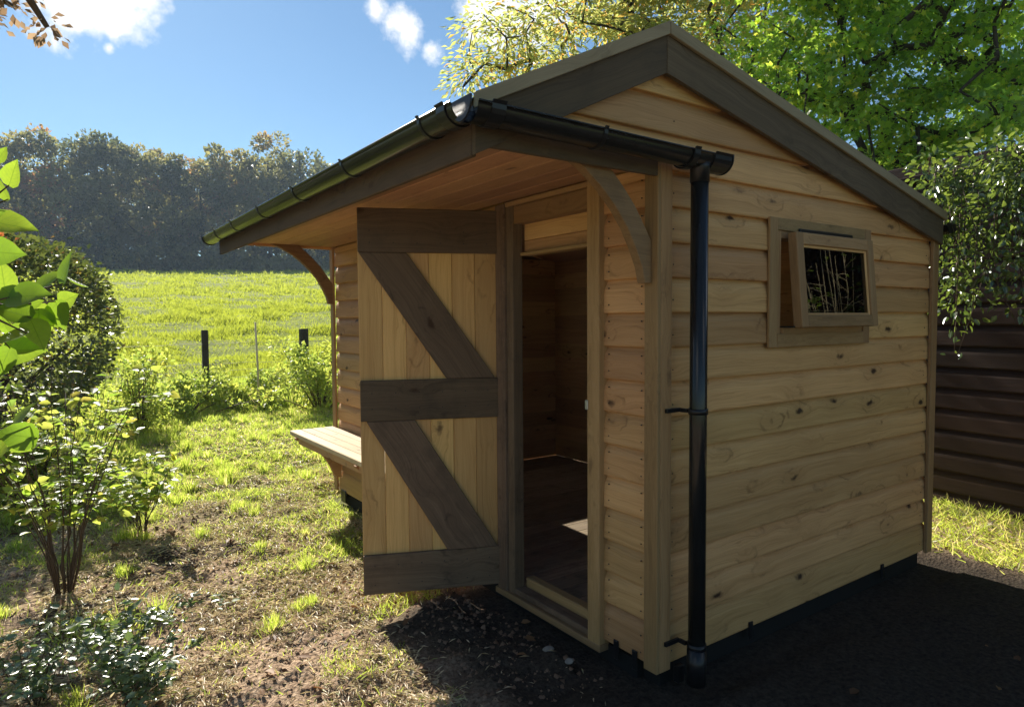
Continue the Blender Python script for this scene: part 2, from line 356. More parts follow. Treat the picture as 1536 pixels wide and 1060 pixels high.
def soil(x, y):
    """1 = bare soil, 0 = grass"""
    dd = y+.35*x
    n = fbm(x*1.1+3, y*1.1, 4)-.5
    s = 1-sstep(2.2, 4.3, y+.55*(x+1.4)+n*3.4)
    s = np.maximum(s, .95*np.exp(-(((x+1.5)/.7)**2+((y-2.7)/.45)**2)))
    s = np.maximum(s, sstep(.1, .3, x)*(1-sstep(2.75, 2.95, x+.15*n))*(1-sstep(3.6, 4.2, y)))
    s = np.where(np.hypot(x+1.96, y+1.8) > 11, 0, s)
    return np.clip(s, 0, 1)
def axis(lo, c0, c1, hi, step, g):
    a = list(np.arange(c0, c1, step)); s = step
    v = c1
    while v < hi: a.append(v); s *= g; v += s
    a.append(hi); s = step; v = c0-step
    while v > lo: a.insert(0, v); s *= g; v -= s
    a.insert(0, lo); return np.array(a)
XA = axis(-200, -3.2, .6, 260, .022, 1.05); YA = axis(-40, .1, 5.5, 300, .022, 1.04)
gx, gy = np.meshgrid(XA, YA, indexing='ij'); gz = gh(gx, gy)
V = np.stack([gx.ravel(), gy.ravel(), gz.ravel()], 1)
nx, ny = len(XA), len(YA); I = np.arange(nx*ny).reshape(nx, ny)
F = np.stack([I[:-1, :-1].ravel(), I[1:, :-1].ravel(), I[1:, 1:].ravel(), I[:-1, 1:].ravel()], 1)
dd_ = np.hypot(V[:, 0]+1.96, V[:, 1]+1.8)
me = npmesh('ground', V, F, {'soil': soil(V[:, 0], V[:, 1]), 'field': sstep(11.5, 14, dd_), 'painted_shade': sstep(-.85, -.45, V[:, 0]+.25*(fbm(V[:, 0]*3, V[:, 1]*3, 3)-.5))*(1-sstep(2.5, 2.8, V[:, 0]))*(1-sstep(1.15, 1.5, V[:, 1]+.3*(fbm(V[:, 0]*5, V[:, 1]*5, 3)-.5)))}, smooth=True)  # last mask: shade of shed and open door, painted as soil colour
bed_shade = np.exp(-(((V[:, 0]+1.45)/.50)**2+((V[:, 1]-2.75)/.30)**2))+np.exp(-(((V[:, 0]+1.85)/.28)**2+((V[:, 1]-2.1)/.35)**2))+.8*np.exp(-(((V[:, 0]+1.2)/.3)**2+((V[:, 1]-2.0)/.12)**2))  # dark humus bed, with the shrub shadows painted into its soil colour
bed_shade = sstep(.35, .6, bed_shade+.9*(fbm(V[:, 0]*4, V[:, 1]*4, 4)-.5))
at_ = me.attributes.new('bed_shade', 'FLOAT', 'POINT'); at_.data.foreach_set('value', bed_shade.astype(np.float32))
m, t, o = newmat('soil_and_turf'); tc = NN(t, 'ShaderNodeTexCoord').outputs['Object']
sa = NN(t, 'ShaderNodeAttribute', attribute_name='soil').outputs['Fac']; fa = NN(t, 'ShaderNodeAttribute', attribute_name='field').outputs['Fac']
n1 = noise(t, tc, 3, 6, .6); n2 = noise(t, tc, 45, 6, .7); n3 = noise(t, tc, .35, 4)
so_c = ramp(t, n2, [(.3, (.13, .085, .055)), (.5, (.43, .30, .195)), (.66, (.66, .50, .34))])
so_c = mixc(t, M_(t, 'MULTIPLY', M_(t, 'SUBTRACT', n1, .52), 3, clamp=True), so_c, mixc(t, .6, so_c, (.22, .17, .09)))
gr_c = ramp(t, n2, [(.3, (.06, .06, .02)), (.55, (.19, .21, .05)), (.7, (.34, .30, .13))])
fi_c = ramp(t, n1, [(.3, (.10, .13, .012)), (.5, (.19, .23, .015)), (.7, (.28, .30, .03))])
shade_a = NN(t, 'ShaderNodeAttribute', attribute_name='painted_shade').outputs['Fac']
ba = NN(t, 'ShaderNodeAttribute', attribute_name='bed_shade').outputs['Fac']
so_c = mixc(t, M_(t, 'MULTIPLY', ba, .9), so_c, ramp(t, n2, [(.35, (.022, .014, .010)), (.65, (.075, .05, .035))]))
so_c = mixc(t, M_(t, 'MULTIPLY', shade_a, .93), so_c, ramp(t, n2, [(.35, (.010, .009, .008)), (.65, (.032, .027, .022))]))  # near-black tone paints in the shade beside shed and door
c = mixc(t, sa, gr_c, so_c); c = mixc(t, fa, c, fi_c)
b = NN(t, 'ShaderNodeBsdfPrincipled'); t.links.new(c, b.inputs['Base Color']); b.inputs['Roughness'].default_value = .95; b.inputs['Specular IOR Level'].default_value = .15
bp = NN(t, 'ShaderNodeBump'); bp.inputs['Strength'].default_value = .9; bp.inputs['Distance'].default_value = .02
vor = NN(t, 'ShaderNodeTexVoronoi'); vor.inputs['Scale'].default_value = 55; t.links.new(tc, vor.inputs['Vector'])
t.links.new(M_(t, 'ADD', n2, M_(t, 'MULTIPLY', vor.outputs['Distance'], .5)), bp.inputs['Height']); t.links.new(bp.outputs[0], b.inputs['Normal'])
t.links.new(b.outputs[0], o.inputs[0])
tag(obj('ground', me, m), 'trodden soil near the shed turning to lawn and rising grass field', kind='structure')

# ------------------------------------------------------------------ leaves and blades, many at once
LEAF2 = (np.array([(0, 0, 0), (-.32, .5, .10), (0, 1, -.05), (.32, .5, .10)]), np.array([(0, 2, 1), (0, 3, 2)]))
LEAF4 = (np.array([(0, 0, 0), (-.27, .3, .09), (-.22, .68, .06), (0, 1, -.12), (.22, .68, .06), (.27, .3, .09), (0, .5, -.02)]),
         np.array([(0, 6, 1), (1, 6, 2), (2, 6, 3), (3, 6, 4), (4, 6, 5), (5, 6, 0)]))
LEAFN = (np.array([(0, 0, 0), (-.17, .5, .05), (0, 1, -.12), (.17, .5, .05)]), np.array([(0, 2, 1), (0, 3, 2)]))
MAPLE = (np.array([(0, 0, 0), (-.48, .28, .05), (-.22, .45, .02), (-.40, .85, -.05), (0, .68, 0), (.40, .85, -.05), (.22, .45, .02), (.48, .28, .05), (0, 1.1, -.1)]),
         np.array([(0, 2, 1), (0, 4, 2), (2, 4, 3), (0, 6, 4), (0, 7, 6), (4, 6, 5), (4, 8, 3), (4, 5, 8)])[:6])
def basis(dirs, up):
    """rows: x,y,z frames with y along dirs and z near up"""
    y = dirs/np.linalg.norm(dirs, axis=1, keepdims=True)
    x = np.cross(y, up); x /= np.maximum(1e-6, np.linalg.norm(x, axis=1, keepdims=True)); z = np.cross(x, y)
    return x, y, z
def scatter(name, tmpl, P, dirs, ups, size, mat, parent=None, v=None, width=None):
    T, TF = tmpl; n = len(P); x, y, z = basis(dirs, ups)
    s = np.broadcast_to(np.asarray(size, float), (n,))[:, None, None]
    w = 1.0 if width is None else np.asarray(width)[:, None, None]
    V = P[:, None, :]+s*(T[None, :, 0, None]*w*x[:, None, :]+T[None, :, 1, None]*y[:, None, :]+T[None, :, 2, None]*z[:, None, :])
    k = len(T); F = (TF[None]+(np.arange(n)*k)[:, None, None]).reshape(-1, TF.shape[1])
    if v is None: v = rng.random(n)
    return obj(name, npmesh(name, V.reshape(-1, 3), F, {'v': np.repeat(v, k)}), mat, parent)
def rdir(n, zb=0.0, zs=1.0):
    d = rng.normal(size=(n, 3)); d[:, 2] = d[:, 2]*zs+zb; return d/np.linalg.norm(d, axis=1, keepdims=True)

# =================================================================== THE SHED
shed = tag(empty('garden_shed', (0, 0, 0)), 'new pine garden shed with open ledged door, bench and overhanging canopy', 'shed')
WX, LY = 2.37, 3.58
def roofz(x): return 2.505+.487*x if x < 0 else 2.505-.2138*x          # top of the roof deck
ZL = [.0, .173]+[.173+.14*k for k in range(1, 17)]
_bd = {}
def clad(L, h):
    """cladding board: proud square lower edge, coved top rebate. local x length, y height, z outwards"""
    k = (round(L, 3), round(h, 3))
    if k not in _bd:
        pr = [(0, -.030), (0, -.005), (.003, -.0015), (.010, 0.0), (h-.060, -.0025), (h-.040, -.0055), (h-.024, -.012), (h-.012, -.0205), (h-.001, -.0245), (h+.010, -.0250), (h+.010, -.032), (.012, -.032)]
        v = [(x, p[0], p[1]) for x in (0, L) for p in pr]; n = len(pr)
        f = [(i, i+n, (i+1) % n+n, (i+1) % n) for i in range(n)]+[tuple(range(n)), tuple(range(2*n-1, n-1, -1))]
        _bd[k] = mesh('cladding_board', v, f)
    me = _bd[k]; return me
def gable_board(x0, x1, z, h, y=0.0, mat=M_CLAD, flip=False):
    me = clad(x1-x0, h)
    if mat.name not in [q.name for q in me.materials]:
        me = me.copy(); me.materials.clear(); me.materials.append(mat)
    j = random.uniform(-.0012, .0012); tl = random.uniform(-.0008, .0008)
    if not flip: mw = rotto((1, 0, 0), (0, 0, 1), (0, -1, 0), (x0, y+j, z))
    else: mw = rotto((-1, 0, 0), (0, 0, 1), (0, 1, 0), (x1, y+j, z))
    return obj('cladding_board', me, mat, shed, mw @ Matrix.Rotation(tl, 4, 'Z'))
def front_board(y0, y1, z, h, x=0.0, mat=M_CLADF, back=False):
    me = clad(y1-y0, h)
    if mat.name not in [q.name for q in me.materials]:
        me = me.copy(); me.materials.clear(); me.materials.append(mat)
    j = random.uniform(-.0012, .0012)
    if not back: mw = rotto((0, -1, 0), (0, 0, 1), (-1, 0, 0), (x+j, y1, z))
    else: mw = rotto((0, 1, 0), (0, 0, 1), (1, 0, 0), (x+j, y0, z))
    return obj('cladding_board', me, mat, shed, mw)
WIN = (.72, 1.60, 1.293, 1.853)
for gy_, flip in ((0.0, False), (LY, True)):
    for i in range(len(ZL)-1):
        z, h = ZL[i], ZL[i+1]-ZL[i]; zt = z+h
        if zt > 2.505: continue
        xr = min(WX-.02, (2.495-zt)/.2138) ; xl = .03
        if zt > 2.0: xl = -(2.495-zt)/.487
        if zt > 2.0: xl = max(xl, -.82)
        if flip and z > 1.14 and zt < 1.74:
            gable_board(xl, .96, z, h, gy_, flip=flip); gable_board(1.80, xr, z, h, gy_, flip=flip)
        elif not flip and z > 1.28 and zt < 1.87:
            gable_board(xl, WIN[0]+.03, z, h, gy_, flip=flip); gable_board(WIN[1]-.03, xr, z, h, gy_, flip=flip)
        else: gable_board(xl, xr, z, h, gy_, flip=flip)
    box('gable_panel', (-.3, gy_+(.024 if not flip else -.034), 2.02), (1.6, gy_+(.034 if not flip else -.024), 2.14), M_SOFF, shed)
for i in range(len(ZL)-1):
    z, h = ZL[i], min(ZL[i+1], 2.02)-ZL[i]
    if h < .02: continue
    front_board(.05, .315, z, h); front_board(1.10, LY-.055, z, h)
    front_board(.02, LY-.02, z, h, x=WX, mat=M_CLAD, back=True)
# corner boards
box('corner_board', (-.020, -.020, -.012), (-.001, .052, 2.04), M_TRIM, shed, .003)
box('corner_board', (-.0005, -.020, -.012), (.062, -.001, 2.04), M_TRIM, shed, .003)
box('corner_board', (-.020, LY-.055, -.005), (-.001, LY+.012, 2.02), M_TRIM, shed, .003)
box('corner_board', (WX-.055, -.022, -.01), (WX+.012, -.001, 1.99), M_TRIM, shed, .003)
box('corner_board', (WX-.055, LY+.001, -.01), (WX+.012, LY+.020, 1.99), M_TRIM, shed, .003)
# nails in the cladding ends
nm = TM()
for i in range(len(ZL)-2):
    for yy in (.085, .275):
        for dz in (.035, .105): nm.tube([(-.0018, yy, ZL[i]+dz), (.003, yy, ZL[i]+dz)], .0028, 6)
    for xx in (.09, 2.27):
        nm.tube([(xx, -.0018, ZL[i]+.05), (xx, .003, ZL[i]+.05)], .0026, 6)
tag(obj('nail_head', nm.mesh('nail_head'), M_BLACK, shed), kind='stuff')
# door frame
box('door_jamb', (-.028, .306, -.03), (.05, .384, 2.01), M_TRIM, shed, .003)
box('door_jamb', (-.012, .967, -.02), (.05, 1.022, 2.0), M_LEDGE, shed, .003)
box('door_jamb', (-.026, 1.024, -.02), (.03, 1.105, 2.0), M_LEDGE, shed, .003)
box('door_head', (-.006, .386, 1.892), (.06, .965, 1.98), M_TRIM, shed, .003)
box('door_head', (-.022, .386, 1.982), (.03, 1.02, 2.005), M_TRIM, shed, .003)
box('transom_board', (.062, .386, 1.812), (.082, .966, 1.91), M_CLADF, shed, .003)
box('transom_board', (.062, .386, 1.752), (.082, .966, 1.810), M_CLADF, shed, .003)
box('transom_rail', (.035, .386, 1.733), (.10, .966, 1.750), M_TRIM, shed, .003)
box('threshold', (-.032, .30, -.050), (.03, 1.12, -.018), M_SILL, shed, .003)
box('threshold', (-.012, .386, -.016), (.055, .966, .012), M_LEDGE, shed, .003)
box('threshold', (.058, .40, .002), (.115, .966, .055), M_TRIM, shed, .006)
# keeper on the jamb
k = box('latch_keeper', (-.034, .375, 1.012), (-.012, .392, 1.055), M_METAL, shed, .002)
box('keeper_bolt', (-.050, .372, 1.026), (-.030, .382, 1.042), M_METAL, k, .001).matrix_parent_inverse = k.matrix_local.inverted()
# floor
ny_ = 22; fw_ = (LY-.06)/ny_
fx = .06; nfl = 18; wfl = (WX-.14)/nfl
y_ = .03
for i in range(26):
    if y_+.135 > LY-.03: break
    box('floor_board', (.056 if y_ > .97 or y_ < .25 else .118, y_+.0015, -.02), (WX-.03, y_+.1335, .0+random.uniform(-.001, .001)), M_FLOOR, shed, .002, axis='x')
    y_ += .135
# studs seen inside
# base
box('base_beam', (.05, .03, -.13), (WX-.05, .12, -.022), M_BASE, shed)
box('base_beam', (.05, LY-.12, -.13), (WX-.05, LY-.03, -.022), M_BASE, shed)
box('base_beam', (.02, .125, -.13), (.11, LY-.125, -.022), M_BASE, shed)
box('base_beam', (WX-.13, .125, -.13), (WX-.05, LY-.125, -.022), M_BASE, shed)
for xx in (.60, 1.80):
    box('base_clip', (xx, -.010, -.05), (xx+.028, -.002, .030), M_BLACK, shed, .002, axis='z')
for yy in (.10, .21): box('base_clip', (-.010, yy, -.05), (-.002, yy+.028, .032), M_BLACK, shed, .002, axis='z')
box('base_clip', (-.012, 3.36, -.08), (-.002, 3.46, .02), M_BLACK, shed, .002, axis='z')
box('base_clip', (.10, -.03, -.08), (.135, -.002, -.01), M_BLACK, shed, .002, axis='z')

# ---- roof
def slope_piece(name, xa, xb, y0, y1, zoff, t, mat, side, bev=.002):
    """flat piece following a roof slope: side -1 canopy slope, +1 main slope; top surface at roofz+zoff"""
    za, zb = (2.505+.487*xa, 2.505+.487*xb) if side < 0 else (2.505-.2138*xa, 2.505-.2138*xb)
    a = Vector((xa, y0, za+zoff)); dx = Vector((xb-xa, 0, zb-za)); L = dx.length; dx.normalize()
    yv = Vector((0, 1, 0)); zv = dx.cross(yv)
    return obj(name, boxmesh(L, y1-y0, t, bev, name), mat, shed, rotto(dx, yv, zv, a-zv*t))
OV = .045
slope_piece('roof_deck', -.872, -.003, -.024, LY+.024, 0, .016, M_SOFF, -1)
slope_piece('roof_deck', .003, 2.375, -.024, LY+.024, 0, .016, M_SOFF, 1)
slope_piece('roof_felt', -.885, -.002, -.05, LY+.05, .006, .004, M_FELT, -1, .0005)
slope_piece('roof_felt', .002, 2.385, -.05, LY+.05, .006, .004, M_FELT, 1, .0005)
def barge(name, side, y0, t, top, depth, mat, xa, xb):
    """board hanging below the roof line, cut plumb at both ends"""
    f = (lambda x: 2.505+.487*x) if side < 0 else (lambda x: 2.505-.2138*x)
    pts = [(xa, f(xa)+top), (xb, f(xb)+top), (xb, f(xb)+top-depth), (xa, f(xa)+top-depth)]
    # local X along the slope so that the grain follows the board
    dx = Vector((xb-xa, 0, f(xb)-f(xa))).normalized(); zv = Vector((0, -1, 0)); yv = zv.cross(dx)
    o_ = Vector((xa, y0, f(xa)+top))
    loc = [((Vector((p[0], y0, p[1]))-o_).dot(dx), (Vector((p[0], y0, p[1]))-o_).dot(yv)) for p in pts]
    return prism(name, loc[::-1], t, mat, shed, rotto(dx, yv, zv, o_), .002)
for yb, s_ in ((-.025, 1), (LY+.045, 1)):
    barge('barge_board', -1, yb, .020, -.002, .165, M_BARGE, -.862, -.0015)
    barge('barge_board', 1, yb, .020, -.002, .165, M_BARGE, .0015, 2.372)
    barge('cap_strip', -1, yb-.0215 if yb < 0 else yb+.0175, .016, .021, .048, M_CAP, -.868, -.0015)
    barge('cap_strip', 1, yb-.0215 if yb < 0 else yb+.0175, .016, .021, .048, M_CAP, .0015, 2.385)
# fascias and soffit
box('fascia_board', (-.862, -.02, 1.918), (-.842, LY+.024, 2.088), M_BARGE, shed, .003)
box('fascia_board', (WX+.006, -.02, 1.90), (WX+.026, LY+.024, 1.985), M_BARGE, shed, .003)
box('fascia_end', (-.84, -.022, 1.955), (-.022, -.003, 2.075), M_BARGE, shed, .003)
box('fascia_end', (-.84, LY+.003, 2.000), (-.022, LY+.022, 2.075), M_SOFF, shed, .003)
xs = np.linspace(-.838, -.004, 8)
for i in range(7):
    box('soffit_board', (xs[i]+.002, .0, 2.012), (xs[i+1]-.002, LY, 2.026), M_SOFF, shed, .0035)
box('soffit_batten', (-.030, .39, 2.006-.02), (-.008+.0, LY-.06, 2.011), M_SOFF, shed, .003) if False else None
# brackets under the canopy
def bracket(y0, t, big=True, parent=shed, mat=M_SILL, Rw=.455, xo=0.0, zt=2.010, band=.12, name='canopy_bracket', rx=.50, rz=.455):
    pts = []
    n = 14
    for i in range(n+1):
        a = math.pi/2*i/n; pts.append((-rx+rx*math.sin(a)*1.0, -rz+rz*math.cos(a)))     # concave towards the open air
    # inner arc from soffit tip round to wall tip: centre at (-rx, -rz)
    inner = [(-rx+(rx-.012)*math.sin(math.pi/2*i/n)-.0, -rz+(rz)*math.cos(math.pi/2*i/n)) for i in range(n+1)]
    k = .80
    arc_in = [(-rx+(rx-.075)*math.sin(a), -rz+(rz-.075)*math.cos(a)+.0) for a in [math.pi/2*i/n for i in range(n+1)]]
    outl = []
    if big:
        lo = [(-rx-.005+(rx-.01)*(math.sin(a))*.93, -rz+(rz)*(math.cos(a))) for a in [math.pi/2*i/n for i in range(n+1)]]
        q = [(-.49, 0), (-.42, -.025), (-.34, -.066), (-.26, -.123), (-.19, -.188), (-.13, -.26), (-.083, -.34), (-.052, -.405), (-.036, -.465), (-.003, -.465),
             (-.003, -.30), (-.04, -.245), (-.09, -.175), (-.15, -.11), (-.21, -.055), (-.27, 0)]
        outl = q
    o_ = Vector((xo, y0, zt)); 
    return prism(name, outl, t, mat, parent, rotto((1, 0, 0), (0, 0, 1), (0, -1, 0), o_+Vector((0, t, 0))), .002)
bracket(.012, .042, xo=-.020, zt=2.0115); bracket(LY-.058, .042, xo=-.020, zt=2.0115)

# ---- gutters
def halfround(name, p0, p1, out, r=.052, th=.0025, parent=shed, mat=M_GUT, lip=True, seg=14):
    """open half-round channel from p0 to p1 (centre line at lip height)"""
    p0 = Vector(p0); p1 = Vector(p1); d = (p1-p0).normalized(); up = Vector((0, 0, 1)); s = Vector(out).normalized()
    prof = [(math.cos(math.pi*i/seg)*r, -math.sin(math.pi*i/seg)*r) for i in range(seg+1)]
    prof = [(r+.004, .004), (r+.004, -.002)]+prof+[(-r-.003, .0)]
    innr = [(a*(1-th/r), b*(1-th/r)) for a, b in prof][::-1]; innr[0] = (-r-.001, .003)
    pr = prof+innr; n = len(pr)
    v = [p+s*a+up*b for p in (p0, p1) for a, b in pr]
    f = [(i, i+n, (i+1) % n+n, (i+1) % n) for i in range(n)]
    me = mesh(name, v, f, True); o_ = obj(name, me, mat, parent); return o_
def strap(p, d, out, r=.0555, w=.016, th=.004, parent=None, arm=.0):
    """bracket band that wraps a half-round channel"""
    p = Vector(p); d = Vector(d).normalized(); s = Vector(out).normalized(); up = Vector((0, 0, 1)); seg = 12
    pr = [(r+.006, .010)]+[(math.cos(math.pi*i/seg)*r, -math.sin(math.pi*i/seg)*r) for i in range(seg+1)]+[(-r, .02)]
    inn = [(a*(1-th/r), b*(1-th/r)) for a, b in pr][::-1]; q = pr+inn; n = len(q)
    v = [p+d*w*k+s*a+up*b for k in (-.5, .5) for a, b in q]
    f = [(i, i+n, (i+1) % n+n, (i+1) % n) for i in range(n)]
    m_ = len(pr)
    for i in range(m_-1):
        f.append((i, i+1, n-2-i, n-1-i)); f.append((n+i, 2*n-1-i, 2*n-2-i, n+i+1))
    return obj('gutter_bracket', mesh('gutter_bracket', v, f, False), M_BLACK, parent)
GR = .052; gxl = -.862-GR-.004; gzt = 2.046
g1 = halfround('gutter', (gxl, -.085, gzt), (gxl, LY+.10, gzt), (-1, 0, 0))
for yy in (.12, .80, 1.45, 2.1, 2.75, 3.25): strap((gxl, yy, gzt), (0, 1, 0), (-1, 0, 0), parent=g1)
def endcap(p, d, out, r=.058, t=.006, parent=None):
    p = Vector(p); d = Vector(d).normalized(); s = Vector(out).normalized(); seg = 16
    pr = [(r, .012)]+[(math.cos(math.pi*i/seg)*r, -math.sin(math.pi*i/seg)*r) for i in range(seg+1)]+[(-r, .012)]
    n = len(pr); v = [p+d*t*k+s*a+Vector((0, 0, b)) for k in (0, 1) for a, b in pr]
    f = [(i, i+n, (i+1) % n+n, (i+1) % n) for i in range(n)]+[tuple(range(n)), tuple(range(2*n-1, n-1, -1))]
    return obj('end_cap', mesh('end_cap', v, f), M_BLACK, parent)
endcap((gxl, LY+.10, gzt), (0, 1, 0), (-1, 0, 0), parent=g1)
gyr = -.047-GR-.006; gz2 = 2.030
g2 = halfround('gutter', (gxl-.0, gyr, gzt-.004), (.245, gyr, gz2), (0, -1, 0))
endcap((.245, gyr, gz2), (1, 0, 0), (0, -1, 0), parent=g2)
for xx in (.035,): strap((xx, gyr, gz2+.002), (1, 0, 0), (0, -1, 0), r=.061, w=.030, th=.006, parent=g2)
strap((.19, gyr, gz2), (1, 0, 0), (0, -1, 0), r=.057, w=.10, th=.003, parent=g2)
strap((-.42, gyr, gz2+.006), (1, 0, 0), (0, -1, 0), parent=g2)
# corner angle joining both runs
strap((gxl+.07, gyr, gzt-.004), (1, 0, 0), (0, -1, 0), r=.0565, w=.05, th=.003, parent=g2); strap((gxl, gyr+.08, gzt), (0, 1, 0), (-1, 0, 0), r=.0565, w=.05, th=.003, parent=g1)
endcap((gxl-.03, gyr, gzt-.002), (1, 0, 0), (0, -1, 0), r=.054, parent=g2)
# back eave gutter
g3 = halfround('gutter', (WX+.03+GR, -.055, 1.945), (WX+.03+GR, LY+.06, 1.945), (1, 0, 0)); endcap((WX+.03+GR, -.061, 1.945), (0, 1, 0), (1, 0, 0), parent=g3)
# downpipe
px_, py_ = .118, gyr
dp = TM().tube([(px_, py_, -.045), (px_, py_, 1.985)], .034, 20); dpo = obj('downpipe', dp.mesh('downpipe'), M_GUT, shed)
TMc = TM().tube([(px_, py_, 1.93), (px_, py_, 1.985), (px_, py_, 2.0)], [.0375, .0375, .044], 20); obj('pipe_outlet', TMc.mesh('pipe_outlet'), M_BLACK, dpo)
TMc = TM().tube([(px_, py_, -.05), (px_, py_, .10)], [.0385, .0385], 20); obj('pipe_socket', TMc.mesh('pipe_socket'), M_BLACK, dpo)
for zz in (1.045, .105):
    tb = TM().tube([(px_, py_, zz-.011), (px_, py_, zz+.011)], .0385, 20)
    clp = obj('pipe_clip', tb.mesh('pipe_clip'), M_BLACK, dpo)
    bx = box('clip_arm', (.02, -.0345, zz-.008), (.10, -.0215, zz+.008), M_BLACK, dpo, .001)
    box('clip_arm', (.092, -.068, zz-.008), (.104, -.035, zz+.008), M_BLACK, dpo, .001)

# ---- window
win = empty('window', (0, 0, 0), shed)
x0, x1, z0, z1 = .715, 1.605, 1.272, 1.862
box('casing', (x0, -.014, z0), (x0+.062, -.001, z1), M_TRIM, win); box('casing', (x1-.062, -.014, z0), (x1, -.001, z1), M_TRIM, win)
box('casing', (x0+.063, -.013, z1-.055), (x1-.063, -.001, z1), M_TRIM, win); box('casing', (x0+.063, -.016, z0), (x1-.063, -.001, z0+.062), M_TRIM, win)
fx0, fx1, fz0, fz1 = x0+.062, x1-.062, z0+.062, z1-.055
box('frame', (fx0, -.006, fz0), (fx0+.035, .075, fz1), M_TRIM, win); box('frame', (fx1-.035, -.006, fz0), (fx1, .075, fz1), M_TRIM, win)
box('frame', (fx0+.036, -.004, fz1-.035), (fx1-.036, .075, fz1), M_TRIM, win); box('frame', (fx0+.036, -.020, fz0), (fx1-.036, .075, fz0+.03), M_TRIM, win)
# the sash is hinged at its head and pushed open a little
ssh = empty('sash', (0, -.020, 1.795), win); tilt = math.atan2(.038, .43)
ssh.rotation_euler = (-tilt, 0, 0)
sx0, sx1, sh = .835, 1.520, .437
def sb(name, lo, hi, mat, bev=.003, axis=None):
    return box(name, lo, hi, mat, ssh, bev, axis)
sw = .055
sb('sash_stile', (sx0, -.045, -sh), (sx0+sw, 0, 0), M_TRIM); sb('sash_stile', (sx1-sw, -.045, -sh), (sx1, 0, 0), M_TRIM)
sb('sash_rail', (sx0+sw+.0005, -.0445, -sw), (sx1-sw-.0005, 0, -.0005), M_TRIM); sb('sash_rail', (sx0+sw+.0005, -.0445, -sh+.0005), (sx1-sw-.0005, 0, -sh+sw), M_TRIM)
b_ = .012
sb('glazing_bead', (sx0+sw, -.034, -sh+sw), (sx0+sw+b_, -.026, -sw), M_CLAD, .002); sb('glazing_bead', (sx1-sw-b_, -.034, -sh+sw), (sx1-sw, -.026, -sw), M_CLAD, .002)
sb('glazing_bead', (sx0+sw+b_, -.0335, -sw-b_), (sx1-sw-b_, -.026, -sw-.0005), M_CLAD, .002); sb('glazing_bead', (sx0+sw+b_, -.0335, -sh+sw+.0005), (sx1-sw-b_, -.026, -sh+sw+b_), M_CLAD, .002)
sb('pane', (sx0+sw-.005, -.025, -sh+sw-.005), (sx1-sw+.005, -.021, -sw+.005), M_GLASS, 0)
box('trickle_vent', (.93, -.026, 1.803), (1.40, -.0145, 1.822), M_BLACK, win, .003)
box('sash_stay', (fx0+.03, -.075, fz0+.028), (fx0+.044, -.006, fz0+.036), M_BLACK, win, .001, axis='y')
# far gable window opening frame (light falls through it on to the floor)
win2 = empty('window', (0, 0, 0), shed)
for a in ((.93, 1.13, .99, 1.74), (1.77, 1.13, 1.83, 1.74), (.991, 1.68, 1.769, 1.74), (.991, 1.13, 1.769, 1.237)):
    box('casing', (a[0], LY+.001, a[1]), (a[2], LY+.014, a[3]), M_TRIM, win2)
box('pane', (.97, LY-.020, 1.16), (1.79, LY-.016, 1.71), M_GLASS, win2, 0)

# ---- door, swung outwards; local x from the hinge to the free edge, y up, z towards the camera side (inner face)
hp = Vector((-.012, 1.108, 0)); fp = Vector((-.668, 1.392, 0)); dxv = (fp-hp).normalized(); DW = (fp-hp).length
nz_ = Vector((0, 0, 1)); zin = dxv.cross(nz_)
if zin.y > 0: zin = -zin
door = empty('door', (0, 0, 0), shed)
# right-handed frame: X = up x Z ; use X pointing from free edge to hinge
xv = nz_.cross(zin)
org = fp if (hp-fp).dot(xv) > 0 else hp
door.matrix_local = rotto(xv, nz_, zin, org+Vector((0, 0, .0)))
DH = 1.974
def dbox(name, u0, u1, v0, v1, w0, w1, mat, along='v', bev=.0025):
    if along == 'v': mw = rotto((0, 1, 0), (0, 0, 1), (1, 0, 0), (u0, v0, w0)); dd = (v1-v0, w1-w0, u1-u0)
    else: mw = rotto((1, 0, 0), (0, 1, 0), (0, 0, 1), (u0, v0, w0)); dd = (u1-u0, v1-v0, w1-w0)
    return obj(name, boxmesh(*dd, bev=bev, name=name), mat, door, mw)
nb = 6; bw = DW/nb
for i in range(nb):
    # grain runs up the board: lay local x up, local y across
    u0 = i*bw+.0006; u1 = (i+1)*bw-.0006
    mw = rotto((0, 1, 0), (-1, 0, 0), (0, 0, 1), (u1, 0.0, -.018))
    obj('door_board', boxmesh(DH, u1-u0, .018, .003, 'door_board'), M_DOOR, door, mw)
for v0, v1 in ((DH-.222, DH-.001), (.897, 1.105), (.001, .205)):
    dbox('ledge', .002, DW-.004, v0, v1, .0005, .024, M_LEDGE, 'u', .004)
def brace(pts):
    # local x of the piece along its length
    p = [Vector((a, b, 0)) for a, b in pts]; d = (p[2]-p[1]).normalized(); z = Vector((0, 0, 1)); y = z.cross(d); o_ = p[0]
    loc = [((q-o_).dot(d), (q-o_).dot(y)) for q in p]
    area = sum(loc[i][0]*loc[(i+1) % 4][1]-loc[(i+1) % 4][0]*loc[i][1] for i in range(4))
    if area < 0: loc = loc[::-1]
    prism('brace', loc, .0225, M_LEDGE, door, rotto(d, y, z, o_+Vector((0, 0, .0005))), .003)
brace([(.006, DH-.2235), (.245, DH-.2235), (DW-.02, 1.1065), (.44, 1.1065)])
brace([(.03, .8955), (.275, .8955), (DW-.012, .2065), (.435, .2065)])
sc_ = TM()
for v in (1.86, 1.80, .96, 1.04, .05, .15):
    for i in range(nb): sc_.tube([(i*bw+bw/2, v, .0235), (i*bw+bw/2, v, .0245)], .003, 6)
tag(obj('screw_head', sc_.mesh('screw_head'), M_BLACK, door), kind='stuff')
